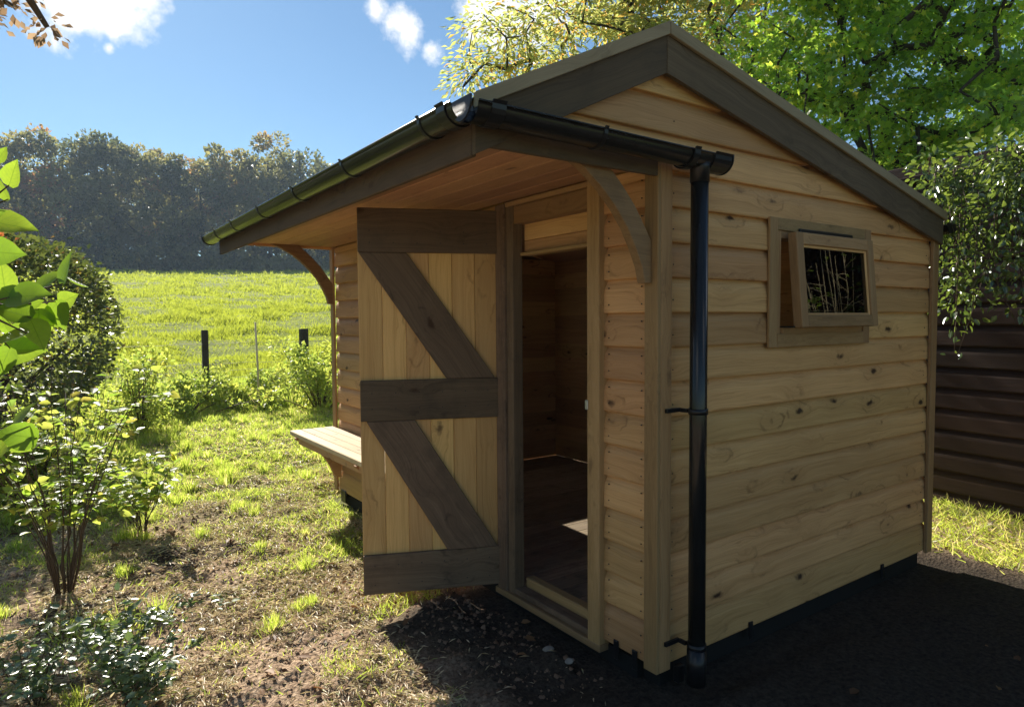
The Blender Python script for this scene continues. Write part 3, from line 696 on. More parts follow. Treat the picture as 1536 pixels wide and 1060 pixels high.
for v in (1.70, 1.0, .28):
    hg = dbox('hinge', DW-.30, DW+.01, v, v+.04, -.0225, -.0185, M_BLACK, 'u', .001)
# ---- bench
bench = empty('bench', (0, 0, 0), shed)
bx0, bx1 = -.385, -.022; nbs = 4; bwid = (bx1-bx0)/nbs
for i in range(nbs): box('slat', (bx0+i*bwid+.003, 1.60, .493), (bx0+(i+1)*bwid-.003, LY-.0, .530), M_BENCH, bench, .005)
bq = [(-.375, 0), (-.36, -.022), (-.30, -.05), (-.23, -.095), (-.17, -.15), (-.12, -.21), (-.085, -.28), (-.06, -.345), (-.003, -.36), (-.003, 0)]
for yy in (3.44, 2.2): prism('bench_bracket', bq, .04, M_CLADF, bench, rotto((1, 0, 0), (0, 0, 1), (0, -1, 0), (-.020, yy, .492)), .002)
box('bench_apron', (-.372, 1.62, .445), (-.350, 3.395, .492), M_CLADF, bench, .003)

# =================================================================== BROWN OUTBUILDING ON THE RIGHT
ob_az = .113; od = Vector((math.sin(ob_az), math.cos(ob_az), 0)); on = Vector((-od.y, od.x, 0))    # outward normal faces the shed
o0 = Vector((3.50, .43, 0))
outb = tag(empty('timber_outbuilding', o0), 'dark brown boarded outbuilding in shade behind the shed, half under a climber', 'outbuilding')
nbo = 16; ph = .155
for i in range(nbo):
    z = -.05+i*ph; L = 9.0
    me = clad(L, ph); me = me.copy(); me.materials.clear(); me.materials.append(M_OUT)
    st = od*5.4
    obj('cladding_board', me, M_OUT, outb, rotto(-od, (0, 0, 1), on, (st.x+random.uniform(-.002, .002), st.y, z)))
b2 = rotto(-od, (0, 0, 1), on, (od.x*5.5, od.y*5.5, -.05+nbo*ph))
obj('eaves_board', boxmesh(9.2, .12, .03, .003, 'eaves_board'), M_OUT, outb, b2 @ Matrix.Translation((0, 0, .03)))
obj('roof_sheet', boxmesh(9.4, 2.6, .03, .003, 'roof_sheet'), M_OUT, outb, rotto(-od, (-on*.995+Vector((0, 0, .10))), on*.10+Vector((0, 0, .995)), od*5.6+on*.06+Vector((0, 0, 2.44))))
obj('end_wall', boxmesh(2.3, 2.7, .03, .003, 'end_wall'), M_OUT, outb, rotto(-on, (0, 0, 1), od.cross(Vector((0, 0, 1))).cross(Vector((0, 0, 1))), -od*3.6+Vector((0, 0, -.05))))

# =================================================================== PLANTS
def lean(n, s): return rng.normal(size=(n, 3))*s
def make_tree(name, label, cat, base, trunk_top, blobs, nclus, per, leafsize, tmpl, leaf, bark, tr=.16, group=None, spray=.35, twig=True, flat=.45, droop=-.35, trunkpts=None, seed=0, bare=0):
    """blobs: list of (centre, radii). Clusters fill the blobs; each is joined to the growing skeleton"""
    global rng
    rng = np.random.default_rng(100+seed)
    base = np.array(base, float); top = np.array(trunk_top, float)
    root = tag(empty(name, tuple(base)), label, cat, group)
    nodes = [base+(top-base)*k/6+np.array([math.sin(k*1.3)*.03, math.cos(k*2.1)*.03, 0])*np.linalg.norm(top-base)*.12 for k in range(7)]
    par = [max(0, k-1) for k in range(7)]
    cent = []
    wts = np.array([b[1][0]*b[1][1]*b[1][2] for b in blobs]); wts = wts/wts.sum()
    for i in range(nclus):
        b = blobs[rng.choice(len(blobs), p=wts)]
        d = rdir(1)[0]*(rng.random()**.38); cent.append(np.array(b[0])+d*np.array(b[1]))
    cent = np.array(cent); order = np.argsort(np.linalg.norm(cent-top, axis=1)); cent = cent[order]
    tips = []
    for c in cent:
        N = np.array(nodes); q = N[3:]; dist = np.linalg.norm(q-c, axis=1)+.25*np.linalg.norm(q-top, axis=1)*0
        j = int(np.argmin(dist))+3; a = N[j]; L = np.linalg.norm(c-a); ns = max(1, int(L/.45)); prev = j
        for k in range(1, ns+1):
            u = k/ns; p = a+(c-a)*u+np.array([0, 0, .10*L*math.sin(math.pi*u)])+rng.normal(size=3)*.035*L*(1-u)
            nodes.append(p); par.append(prev); prev = len(nodes)-1
        tips.append(prev)
    n = len(nodes); load = np.zeros(n)
    for tp in tips: load[tp] += 1
    for k in range(n-1, 0, -1): load[par[k]] += load[k]
    rad = tr*np.sqrt(np.maximum(load, .6)/max(1, load[0])); rad = np.maximum(rad, .0035*tr/.16)
    tm = TM(); tk = TM()
    tk.tube([nodes[k]-base for k in range(7)], [tr*1.25]+[tr]*2+[tr*.95]*4, 10)
    for k in range(7, n):
        a = nodes[par[k]]; b = nodes[k]; tm.tube([a-base, b-base], [max(rad[k], min(rad[par[k]], rad[k]*1.6)), rad[k]], 5, cap=False)
    obj('trunk', tk.mesh('trunk'), bark, root); br = tag(obj('branch', tm.mesh('branch'), bark, root), kind='stuff')
    # leaves
    m_ = int(per); Pc = np.repeat(cent, m_, 0)
    d = rdir(len(Pc)); r_ = rng.random((len(Pc), 1))**.5
    off = d*r_*np.array([spray, spray, spray*flat])
    P = Pc+off-base
    if bare: keep = rng.random(len(P)) > bare; P = P[keep]; d = d[keep]
    ld = d*np.array([1, 1, .4])+np.array([0, 0, droop]); up = rdir(len(P), 1.1, .7)
    o_ = scatter('crown', tmpl, P, ld, up, leafsize*rng.uniform(.65, 1.25, len(P)), leaf, root)
    return root
C = CAM
# maple, right
make_tree('maple_tree', 'large green maple tree leaning over the shed from the right', 'tree',
          (8.3, 2.6, .0), (8.0, 2.6, 3.0),
          [(at(1330, 60, 9.5), (2.4, 1.0, 1.9)), (at(1200, 60, 9.0), (1.2, .8, 1.1)), (at(1480, 150, 8.8), (1.5, 1.0, 1.5)), (at(1380, 210, 8.6), (1.2, .8, .7)), (at(1500, -150, 9.5), (2.0, 1.0, 1.6)), (at(1250, -150, 10), (1.8, 1.0, 1.2)), (at(1130, 110, 9.0), (.5, .5, .6))],
          500, 78, .072, MAPLE, L_MAPLE, M_BARK, tr=.17, spray=.36, flat=.35, seed=1)
# cherry behind the ridge
make_tree('cherry_tree', 'sparse yellowing tree with thin branches rising behind the roof ridge', 'tree',
          (6.3, 7.2, .1), (6.3, 7.2, 3.4),
          [(at(860, 55, 12), (1.4, 1.4, 1.0)), (at(1020, 20, 12.3), (1.4, 1.4, 1.15)), (at(745, 75, 12), (.65, .65, .55)), (at(700, 110, 12.2), (.4, .4, .4)), (at(950, -60, 12.4), (1.8, 1.8, 1.0)), (at(1100, 60, 12.1), (1.2, 1.2, 1.2)), (at(668, 85, 12.3), (.25, .25, .55)), (at(700, 50, 12.1), (.4, .4, .4)), (at(790, 110, 12), (.6, .6, .3))],
          215, 85, .13, LEAFN, L_CHERRY, M_BARK, tr=.12, spray=.45, flat=.55, droop=-.3, seed=2)
# copper branch tree, top left
make_tree('copper_beech_tree', 'copper leaved tree whose branch tips hang into the top left corner', 'tree',
          (-4.6, 2.6, -.05), (-4.2, 2.5, 2.6),
          [(at(18, 22, 5.2), (.20, .2, .11)), (at(-5, 70, 5.2), (.08, .1, .10)), (at(-110, -40, 5.3), (.6, .6, .5)), (at(45, 22, 5.2), (.12, .05, .03))],
          40, 40, .055, LEAF2, L_COPPER, M_TWIG, tr=.10, spray=.13, flat=.7, seed=3)

# woodland: individual trees on the far side of the field
def wood_tree_mesh(seed, h, w):
    r = np.random.default_rng(seed); n = 46
    P = []; 
    for i in range(n):
        z = h*(.22+.78*r.random()**.8); rr = w*.5*math.sqrt(max(.05, 1-((z/h-.5)/.56)**2))*math.sqrt(r.random())
        a = r.random()*6.283; P.append((rr*math.cos(a), rr*math.sin(a), z-h*.06, w*r.uniform(.09, .17)))
    P = np.array(P); m_ = 170
    c = np.repeat(P, m_, 0); d = r.normal(size=(len(c), 3)); d /= np.linalg.norm(d, axis=1, keepdims=True)
    pts = c[:, :3]+d*c[:, 3:4]*(.55+.5*r.random((len(c), 1)))
    return pts, d, np.clip(np.repeat(r.random(n)*.75, m_)+r.random(len(c))*.12+[0, .1, .22, .05, .15, 0][seed % 6], 0, 1)
WOODM = []
for s_ in range(6):
    h, w = [(24, 13), (22, 12), (26, 12), (21, 14), (23, 10), (19, 12)][s_]
    global_rng = rng; pts, d, vv = wood_tree_mesh(50+s_, h, w)
    o_ = scatter('crown', LEAF2, pts, d+rng.normal(size=d.shape)*.6, rdir(len(pts), .6), .62*rng.uniform(.6, 1.3, len(pts)), L_WOOD, v=vv)
    tm = TM().tube([(0, 0, -1), (.2, 0, h*.3), (0, .2, h*.8)], [.42, .32, .12], 6)
    rr = np.random.default_rng(s_)
    for k in range(9):
        a = rr.random()*6.28; z_ = h*(.25+.5*rr.random()); l_ = w*.4
        tm.tube([(0, 0, z_), (math.cos(a)*l_*.5, math.sin(a)*l_*.5, z_+l_*.35), (math.cos(a)*l_, math.sin(a)*l_, z_+l_*.8)], [.16, .11, .05], 5)
    me_t = tm.mesh('trunk'); me_t.materials.append(M_BARKF); WOODM.append((o_.data, me_t, h)); bpy.data.objects.remove(o_)
wl = [(0, 1.05, 'round reddish crowned tree at the left end of the wood'), (3, .97, 'broad low crowned tree second along the wood'), (1, 1.0, 'brownish oak third from the left in the wood'),
      (2, .92, 'dense oak in the middle of the wood top'), (4, .98, 'narrow tree beside the dip in the wood top'), (0, .9, 'low grey green tree just right of the dip in the wood top'),
      (5, 1.12, 'pale green tree standing in the right half of the wood'), (2, 1.0, 'tallest open crowned tree at the right of the wood'), (3, .9, 'rounded tree falling away behind the gutter end'),
      (1, .8, 'last yellow green tree meeting the shed roof line')]
pxs = [40, 105, 165, 225, 262, 305, 350, 405, 455, 500]; tops = [190, 214, 205, 214, 228, 240, 224, 198, 230, 252]
def far_tree(i, px, top, dist, lab, grp='trees along the front of the far wood'):
    d = ray(px, 400); hd = np.array([d[0], d[1]]); hd /= np.linalg.norm(hd); x, y = CAM[:2]+hd*dist
    z = float(baseh(np.array(x), np.array(y))); rt = ray(px, top); zt = CAM[2]+dist*rt[2]/math.hypot(rt[0], rt[1])
    cm, tmm, h = WOODM[i % 6]; s = (zt-z)/(h*.99)
    root = tag(empty('woodland_tree', (x, y, z)), lab, 'tree', grp); root.rotation_euler = (0, 0, random.random()*6.28); root.scale = (max(s, .9), max(s, .9), s)
    obj('crown', cm, None, root); obj('trunk', tmm, None, root); return root
for k, (i, s, lab) in enumerate(wl): far_tree(i, pxs[k], tops[k], 122+random.uniform(-4, 6), lab)
# deeper rows and undergrowth as one mass
P = []; D = []; VV = []
rg = np.random.default_rng(5)
def clump(c, r, n, v):
    q = rg.normal(size=(n, 3)); q /= np.linalg.norm(q, axis=1, keepdims=True); P.append(q*np.array(r)*(.6+.45*rg.random((n, 1)))+c); D.append(q); VV.append(np.clip(v+rg.random(n)*.15, 0, 1))
for k in range(95):
    px = -450+k*15.5+rg.normal()*6; dist = 134+rg.random()*24; top = 240+rg.random()*18
    d = ray(px, 400); hd = d[:2]/np.linalg.norm(d[:2]); x, y = CAM[:2]+hd*dist; z = 9.0; rt = ray(px, top); zt = CAM[2]+dist*rt[2]/math.hypot(rt[0], rt[1])
    tv = rg.random()*.35
    for m_ in range(12):
        u = rg.random()**.7; clump(np.array([x+rg.normal()*3.2, y+rg.normal()*3.2, z+(zt-z-2.2)*u]), (2.6, 2.6, 2.2), 95, tv+rg.random()*.45)
for k in range(230):
    px = -450+k*6+rg.normal()*6; dist = 112+rg.random()*14; d = ray(px, 400); hd = d[:2]/np.linalg.norm(d[:2]); x, y = CAM[:2]+hd*dist
    z = float(baseh(np.array(x), np.array(y))); hh = rg.uniform(1.5, 8)*rg.random()+1
    clump(np.array([x, y, z+hh*.45]), (2.4+rg.random(), 2.4, hh/2), 220, rg.random()*.7)
P = np.concatenate(P); D = np.concatenate(D); VV = np.concatenate(VV)
o_ = scatter('woodland', LEAF2, P, D+rng.normal(size=D.shape)*2, rdir(len(P), .5), .8*rng.uniform(.6, 1.3, len(P)), L_WOOD, v=VV)
tag(o_, 'dark bluish mass of trees and undergrowth filling the wood behind its front trees', 'woodland', kind='stuff')

# hedge
def shellpts(n, c, r, inner=.8, zmin=None):
    d = rdir(n); p = np.array(c)+d*np.array(r)*(inner+(1-inner)*rng.random((n, 1))**.5)
    if zmin is not None: k = p[:, 2] > zmin; p = p[k]; d = d[k]
    return p, d
hb = np.array([-2.75, 7.0, 0.0]); hedge = tag(empty('hedge_bush', tuple(hb)), 'big dark rounded hedge bush with a few orange leaves on top', 'hedge')
P1, D1 = shellpts(20000, (0, 0, 1.35), (1.5, 1.6, 1.12), .72, .35)
q_ = (P1-np.array([0, 0, 1.25]))/np.array([1.5, 1.6, 1.12]); P1 = np.array([0, 0, 1.25])+np.sign(q_)*np.abs(q_)**.78*np.array([1.42, 1.5, 1.10])
bumps = (fbm(P1[:, 0]*2+5, P1[:, 2]*2+P1[:, 1], 3)-.5)[:, None]*.30+rng.normal(size=(len(P1), 1))*.035; P1 = P1+D1*bumps
P2, D2 = shellpts(9000, (-2.2, .6, 1.35), (1.6, 1.6, 1.2), .75, .3)
P1 = np.concatenate([P1, P2]); D1 = np.concatenate([D1, D2])
vv = rng.random(len(P1))*.9; topm = (P1[:, 2] > 2.05) & (rng.random(len(P1)) < .3) & (P1[:, 0] > -1.2) & (P1[:, 0] < .6); vv[topm] = 1
scatter('foliage', LEAF2, P1, D1+rng.normal(size=D1.shape)*.8, rdir(len(P1), .9), .062*rng.uniform(.6, 1.3, len(P1)), L_HEDGE, hedge, v=vv)
tm = TM(); rg = np.random.default_rng(8)
for k in range(16):
    a = rg.random()*6.28; e = np.array([math.cos(a)*1.1, math.sin(a)*1.1, 1.0+rg.random()*.9]); tm.tube([(.12*math.cos(a), .12*math.sin(a), -.1), e*.45+np.array([0, 0, .1]), e], [.045, .03, .012], 6)
tag(obj('stem', tm.mesh('stem'), M_BARK, hedge), kind='stuff')

# shrub with many leaf objects
def leaf_mesh(name, tmpl, mat, size):
    T, TF = tmpl; me = mesh(name, [tuple(v*size) for v in T], [tuple(int(i) for i in f) for f in TF], True); me.materials.append(mat); return me
def place_leaf(me, p, d, up, s, parent):
    y = Vector(d).normalized(); x = y.cross(Vector(up)); x = x.normalized() if x.length > 1e-4 else Vector((1, 0, 0)); z = x.cross(y)
    return obj('leaf', me, None, parent, rotto(x*s, y*s, z*s, p))
OVATE = (np.array([(0, 0, 0), (-.22, .10, .04), (-.33, .32, .07), (-.27, .62, .05), (-.10, .86, -.01), (0, 1, -.07), (.10, .86, -.01), (.27, .62, .05), (.33, .32, .07), (.22, .10, .04), (0, .3, -.01), (0, .62, -.02)]),
         [(0, 10, 1), (1, 10, 2), (2, 10, 11), (2, 11, 3), (3, 11, 4), (4, 11, 5), (5, 11, 6), (6, 11, 7), (7, 11, 8), (8, 11, 10), (8, 10, 9), (9, 10, 0)])
def stemmy(name, label, base, stems, leafsize, tmpl, leafm, twigm, nobj, seed, spread, height, r0=.006, extra=0, massmat=None, start=.3, clump=1.0, cat='shrub', group=None, tilt=.25):
    rg = np.random.default_rng(seed); base = np.array(base, float)
    root = tag(empty(name, tuple(base)), label, cat, group)
    lm = leaf_mesh('leaf', tmpl, leafm, leafsize); cand = []
    for s in range(stems):
        a = rg.random()*6.283; sp = spread*rg.uniform(.15, 1.0); hh = height*rg.uniform(.62, 1.0)*(1-.18*sp/spread)
        tip = np.array([math.cos(a)*sp, math.sin(a)*sp, hh]); k0 = np.array([math.cos(a), math.sin(a), 0])*.05*min(1, spread)
        pts = [k0+(tip-k0)*u*np.array([u**.35, u**.35, 1]) + rg.normal(size=3)*.012*(u > 0) for u in np.linspace(0, 1, 7)]
        tm = TM().tube(pts, [r0*(1-.75*u) for u in np.linspace(0, 1, 7)], 5)
        subs = []
        for b in range(int(5*clump)):
            u = rg.uniform(start, .95); i = min(5, int(u*6)); p0 = pts[i]+(pts[i+1]-pts[i])*(u*6-i); dr = rg.normal(size=3); dr[2] = abs(dr[2])*.5+.15; dr /= np.linalg.norm(dr); L = spread*rg.uniform(.12, .42)
            p1 = p0+dr*L*.5; p2 = p0+dr*L+np.array([0, 0, -.02]); tm.tube([p0, p1, p2], [r0*.4, r0*.3, r0*.18], 4); subs.append((p0, p1, p2))
        obj('stem', tm.mesh('stem'), twigm, root)
        for q in subs:
            for u in np.linspace(.25, 1, 5):
                p = q[0]*(1-u)+q[2]*u
                for sgn in (-1, 1):
                    dr = (q[2]-q[0]); dr = dr/np.linalg.norm(dr); side = np.cross(dr, (0, 0, 1)); cand.append((p, dr*.7+side*sgn+rg.normal(size=3)*.3+np.array([0, 0, -.15])))
        for u in np.linspace(start+.1, 1, 9):
            i = min(5, int(u*6)); p = pts[i]+(pts[i+1]-pts[i])*(u*6-i); dr = rg.normal(size=3); dr[2] = abs(dr[2])*.3; cand.append((p, dr))
    rg.shuffle(cand) if False else None
    idx = rg.permutation(len(cand)); 
    for j in idx[:nobj]:
        p, d = cand[j]; up = rg.normal(size=3)*tilt+np.array([0, 0, 1]); place_leaf(lm, Vector(p), d, up, rg.uniform(.6, 1.25), root)
    rest = list(idx[nobj:])
    if rest and extra:
        rest = rest[:extra]; P = np.array([cand[j][0] for j in rest]); D = np.array([cand[j][1] for j in rest])
        tag(scatter('leaf_mass', LEAF4, P, D, rdir(len(P), 1.6), leafsize*rng.uniform(.6, 1.2, len(P)), massmat, root), kind='stuff')
    return root
def gz_(x, y): return float(gh(np.array([x]), np.array([y]))[0])
stemmy('garden_shrub', 'upright leafy shrub with bare lower stems growing in dark soil left of the shed', (-1.93, 2.52, gz_(-1.93, 2.52)), 26, .066, OVATE, L_SHRUB, M_TWIG, 298, 11, .68, 1.55, .0048, 380, L_SHRUBM, .30)
stemmy('evergreen_shrub', 'small glossy white-glinting evergreen in the bottom left corner', (-1.74, 1.06, gz_(-1.74, 1.06)-.01), 20, .034, OVATE, L_GLOSSY, M_TWIG, 298, 12, .36, .48, .003, 900, L_GLOSSM, .25, tilt=.22)
stemmy('evergreen_shrub', 'low glossy evergreen sprig cut off by the bottom left edge', (-2.04, 1.35, gz_(-2.04, 1.35)-.01), 12, .034, OVATE, L_GLOSSY, M_TWIG, 200, 13, .26, .40, .003, 300, L_GLOSSM, .25, tilt=.35)
stemmy('garden_shrub', 'light leafy shrub between the hedge bush and the tall stemmed shrub', (-2.15, 4.6, gz_(-2.15, 4.6)), 14, .085, OVATE, L_SHRUB, M_TWIG, 160, 14, .55, .95, .008, 500, L_SHRUBM, .1)
stemmy('garden_shrub', 'spreading green shrub right of the tall stemmed shrub reaching over the lawn', (-1.45, 3.5, gz_(-1.45, 3.5)), 12, .07, OVATE, L_SHRUB, M_TWIG, 150, 15, .52, .72, .004, 260, L_SHRUBM, .25)
# plants along the wire fence
def bushy(name, label, x, y, rx, ry, h, n, size, mat, tmpl=LEAF2, seed=1, cat='shrub'):
    z = gz_(x, y); root = tag(empty(name, (x, y, z)), label, cat); rr = np.random.default_rng(seed)
    nb_ = 26; c = rr.normal(size=(nb_, 3))*np.array([rx*.5, ry*.5, 0]); c[:, 2] = h*(.15+.75*rr.random(nb_)); r0 = rr.uniform(.12, .26, nb_)*h
    ci = rr.integers(0, nb_, n); d = rr.normal(size=(n, 3)); d /= np.linalg.norm(d, axis=1, keepdims=True)
    P = c[ci]+d*r0[ci][:, None]*rr.random((n, 1))**.4; P[:, 2] = np.maximum(P[:, 2], .02)
    vv = np.clip(rr.random(n)*.6+(rr.random(nb_)*.4)[ci], 0, 1)
    scatter('foliage', tmpl, P, d+rr.normal(size=(n, 3))*.7, rdir(n, .9), size*rr.uniform(.6, 1.3, n), mat, root, v=vv)
    tm = TM()
    for k in range(nb_): tm.tube([(c[k, 0]*.15, c[k, 1]*.15, -.05), (c[k, 0]*.6, c[k, 1]*.6, c[k, 2]*.55), tuple(c[k])], [.012, .008, .004], 4)
    tag(obj('stem', tm.mesh('stem'), M_TWIG, root), kind='stuff'); return root
def gp(px, dist):
    d = ray(px, 480); hd = d[:2]/np.linalg.norm(d[:2]); return CAM[0]+hd[0]*dist, CAM[1]+hd[1]*dist
for px, dist, rx, h, n, sz, mat, lab in [
    (205, 9.6, .40, 1.15, 2200, .06, L_SHRUBM, 'scrubby shrub with reddish tips just right of the hedge bush'),
    (265, 10.6, .8, .55, 2600, .06, L_SHRUBM, 'brambles sprawling below the leaning left fence post'),
    (335, 11.4, .75, .62, 2600, .06, L_SHRUBM, 'tangled bramble clump between the left post and the cane'),
    (425, 11.6, .7, .60, 2200, .06, L_SHRUBM, 'dry weedy clump right of the bamboo cane'),
    (478, 10.6, .55, 1.0, 3200, .065, L_SHRUBM, 'yellow green bush against the far corner of the shed'),
    (60, 6.4, .6, .55, 2200, .06, L_SHRUBM, 'shade side undergrowth at the foot of the hedge bush'),
    (380, 12.3, .5, .4, 1500, .05, L_SHRUBM, 'low leafy patch behind the bamboo cane')]:
    x, y = gp(px, dist); bushy('bramble_bush', lab, x, y, rx, .5, h, n, sz, mat, seed=int(px))
# climber on the outbuilding
def climber():
    root = tag(empty('climbing_plant', (3.55, .3, 2.5)), 'glossy climber tumbling over the top of the brown outbuilding', 'climber')
    rr = np.random.default_rng(21); P = []; D = []; tm = TM(); b0 = np.array([3.55, .3, 2.5])
    specs = []
    for k in range(120):
        px = rr.uniform(1395, 1575); py = rr.uniform(235, 470)
        specs.append((px, py))
    for k in range(92):
        px, py = specs[k]
        if py > 330 and rr.random() < .45*(py-330)/100+.1: continue
        if px > 1470 and py > 300 and rr.random() < .6: continue
        dist = rr.uniform(4.9, 5.35)*(1 if px < 1480 else .93); c = at(px, py, dist); n = 52
        d = rr.normal(size=(n, 3)); d /= np.linalg.norm(d, axis=1, keepdims=True); P.append(c+d*.16*rr.random((n, 1))**.5); D.append(d+np.array([0, 0, -.5]))
        s = c+np.array([.25, .1, .35+.2*rr.random()]); s[2] = min(s[2], max(c[2]+.03, 2.36)); s = s if s[2] > c[2]+.05 else c+np.array([.2, .1, -.02]); tm.tube([s-b0, (s+c)/2-b0+np.array([0, 0, .06]), c-b0], [.005, .004, .002], 4)
    for k in range(14):   # loose trailing shoots
        px = rr.uniform(1415, 1530); c = at(px, rr.uniform(250, 330), 4.85); L = rr.uniform(.3, .9); sw = rr.normal()*.25
        pts = [c+np.array([sw*.2*math.sin(u*3), sw*u*L, -u*L]) for u in np.linspace(0, 1, 8)]; tm.tube([p-b0 for p in pts], .0025, 4)
        for p in pts[2:]:
            for j in range(2): P.append((p+rr.normal(size=3)*.02)[None]); D.append((rr.normal(size=3)+np.array([0, 0, -.6]))[None])
    P = np.concatenate(P)-b0; D = np.concatenate(D)
    tag(obj('stem', tm.mesh('stem'), M_TWIG, root), kind='stuff')
    scatter('foliage', LEAF4, P, D, rdir(len(P), 1.0), .046*rng.uniform(.55, 1.25, len(P)), L_CLIMB, root)
climber()

# lilac close to the camera on the left
lil = tag(empty('lilac_bush', (-2.55, .0, -.09)), 'big backlit heart shaped leaves reaching in from the left edge', 'shrub'); lb = np.array([-2.55, .0, -.09])
LIL = (np.array([(0, -.04, 0), (-.20, -.02, .03), (-.38, .16, .07), (-.40, .38, .08), (-.29, .66, .05), (-.12, .88, 0), (0, 1.04, -.06), (.12, .88, 0), (.29, .66, .05), (.40, .38, .08), (.38, .16, .07), (.20, -.02, .03), (0, .25, -.015), (0, .6, -.025)]),
       [(0, 12, 1), (1, 12, 2), (2, 12, 3), (3, 12, 13), (3, 13, 4), (4, 13, 5), (5, 13, 6), (6, 13, 7), (7, 13, 8), (8, 13, 9), (9, 13, 12), (9, 12, 10), (10, 12, 11), (11, 12, 0)])
lmesh = leaf_mesh('leaf', LIL, L_LILAC, 1.0)
ll = [(19, 259, 30, 60), (2, 280, 28, 110), (17, 337, 48, -8), (10, 379, 42, -5), (4, 414, 36, 100), (100, 401, 38, 80), (75, 421, 38, 40), (115, 423, 26, -30), (44, 443, 48, 5), (14, 440, 32, 150), (56, 453, 18, 10),
      (90, 473, 34, -70), (67, 476, 32, -40), (56, 501, 38, -60), (40, 509, 44, -20), (37, 525, 42, 0), (6, 484, 32, -80), (34, 478, 24, -30), (19, 468, 38, 160), (59, 488, 38, -100), (103, 448, 28, 20), (9, 510, 44, 200), (4, 545, 36, 250),
      (37, 622, 34, 60), (25, 653, 40, 170), (48, 655, 24, -80), (7, 666, 30, 60), (30, 667, 26, -30), (-20, 330, 40, 30), (-25, 400, 40, 0), (-30, 470, 44, 10), (-25, 540, 40, -30), (-30, 620, 40, 20), (-28, 280, 36, 80), (2, 232, 20, 70)]
twp = {}
hub = [at(-40, 300, 1.62), at(-45, 440, 1.6), at(-45, 640, 1.6)]
lt = TM()
for h_ in hub: lt.tube([(0, 0, 0), (h_-lb)*.55+np.array([-.1, 0, .05]), h_-lb], [.014, .010, .006], 7)
obj('stem', lt.mesh('stem'), M_BARK, lil)
rg = np.random.default_rng(31)
for px, py, sz, an in ll:
    dist = 1.6+rg.normal()*.05; c = at(px, py, dist); L = sz/FPX*dist*1.08; a = R(an)
    d = _r2*math.cos(a)+_u2*math.sin(a)+_fw*rg.uniform(-.35, .35); nrm = -_fw+rg.normal(size=3)*.55+np.array([0, 0, .5])
    d = d/np.linalg.norm(d); st = c-d*L*.5
    place_leaf(lmesh, Vector(st-lb), d, nrm, L, lil)
    h_ = hub[int(np.argmin([np.linalg.norm(q-st) for q in hub]))]
    mid = (h_+st)/2+np.array([0, 0, -.012]); obj('stem', TM().tube([h_-lb, mid-lb, st-lb], [.0032, .0022, .0011], 5).mesh('stem'), M_TWIG, lil)

# behind the camera: what the window pane mirrors
stemmy('twiggy_shrub', 'straggly pale twigged shrub before the outbuilding, mirrored in the window pane', (2.98, -1.10, -.08), 34, .05, OVATE, L_SHRUB, M_CANE, 280, 41, .62, 2.75, .007, 0, None, .45, clump=1.8)

# wire fence, cane
fpx = [(306, 11.9, 1.18, .095, -.06), (455, 12.2, 1.16, .13, .01)]
wf = empty('wire_fence', (0, 0, 0)); tag(wf, 'low wire mesh fence on two dark posts between lawn and field', 'fence')
ends = []
for px, dist, h, w, ln in fpx:
    x, y = gp(px, dist); z = gz_(x, y); ends.append((x, y, z))
    box('post', (x-w/2, y-w/2, z-.2), (x+w/2, y+w/2, z+h), M_POSTF, wf, .008).rotation_euler.rotate_axis('X', ln)
(xa, ya, za), (xb, yb, zb) = ends; tm = TM(); D_ = np.array([xb-xa, yb-ya]); 
ts = np.arange(-2.2, 2.6, .05)
for t_ in ts:
    x = xa+D_[0]*t_; y = ya+D_[1]*t_-.07; z = gz_(x, y); tm.tube([(x, y, z), (x, y, z+.62)], .0022, 3, cap=False)
for hz in (.02, .14, .26, .38, .5, .62, .95):
    tm.tube([(xa+D_[0]*t_, ya+D_[1]*t_-.07, gz_(xa+D_[0]*t_, ya+D_[1]*t_-.07)+hz) for t_ in ts[::4]], .003, 3, cap=False)
tag(obj('wire_mesh', tm.mesh('wire_mesh'), M_WIRE, wf), kind='stuff')
x, y = gp(384, 10.9); z = gz_(x, y)
tag(obj('bamboo_cane', TM().tube([(x, y, z-.1), (x+.01, y, z+.5), (x-.012, y, z+1.32)], [.017, .016, .013], 8).mesh('bamboo_cane'), M_CANE), 'pale bamboo cane stuck upright in the lawn edge', 'cane')
# a stone by the corner
def stone(label, x, y, s, seed):
    rr = np.random.default_rng(seed); bm = bmesh.new(); bmesh.ops.create_icosphere(bm, subdivisions=2, radius=s)
    for v in bm.verts: v.co = Vector((v.co.x*rr.uniform(.85, 1.15), v.co.y*rr.uniform(.85, 1.15)*.8, v.co.z*.55*rr.uniform(.85, 1.15)))
    me = bpy.data.meshes.new('stone'); bm.to_mesh(me); bm.free(); o_ = obj('stone', me, M_STONE); o_.location = (x, y, gz_(x, y)+s*.15); tag(o_, label, 'stone')
stone('pale stone on the shaded soil below the door threshold', -.19, .46, .028, 3)
stone('smaller stone beside the pale stone below the threshold', -.17, .34, .022, 4)

# =================================================================== HAZE
me = boxmesh(480, 360, 68, 0, 'haze'); hm, t, o = newmat('haze_air')
pv = NN(t, 'ShaderNodeVolumePrincipled'); pv.inputs['Color'].default_value = (.62, .80, 1.0, 1); pv.inputs['Density'].default_value = .0006; pv.inputs['Anisotropy'].default_value = .2
t.links.new(pv.outputs[0], o.inputs['Volume'])
hz = obj('haze', me, hm); hz.location = (-210, -50, -6); tag(hz, 'thin bluish autumn haze filling the air over the field and wood', kind='stuff')

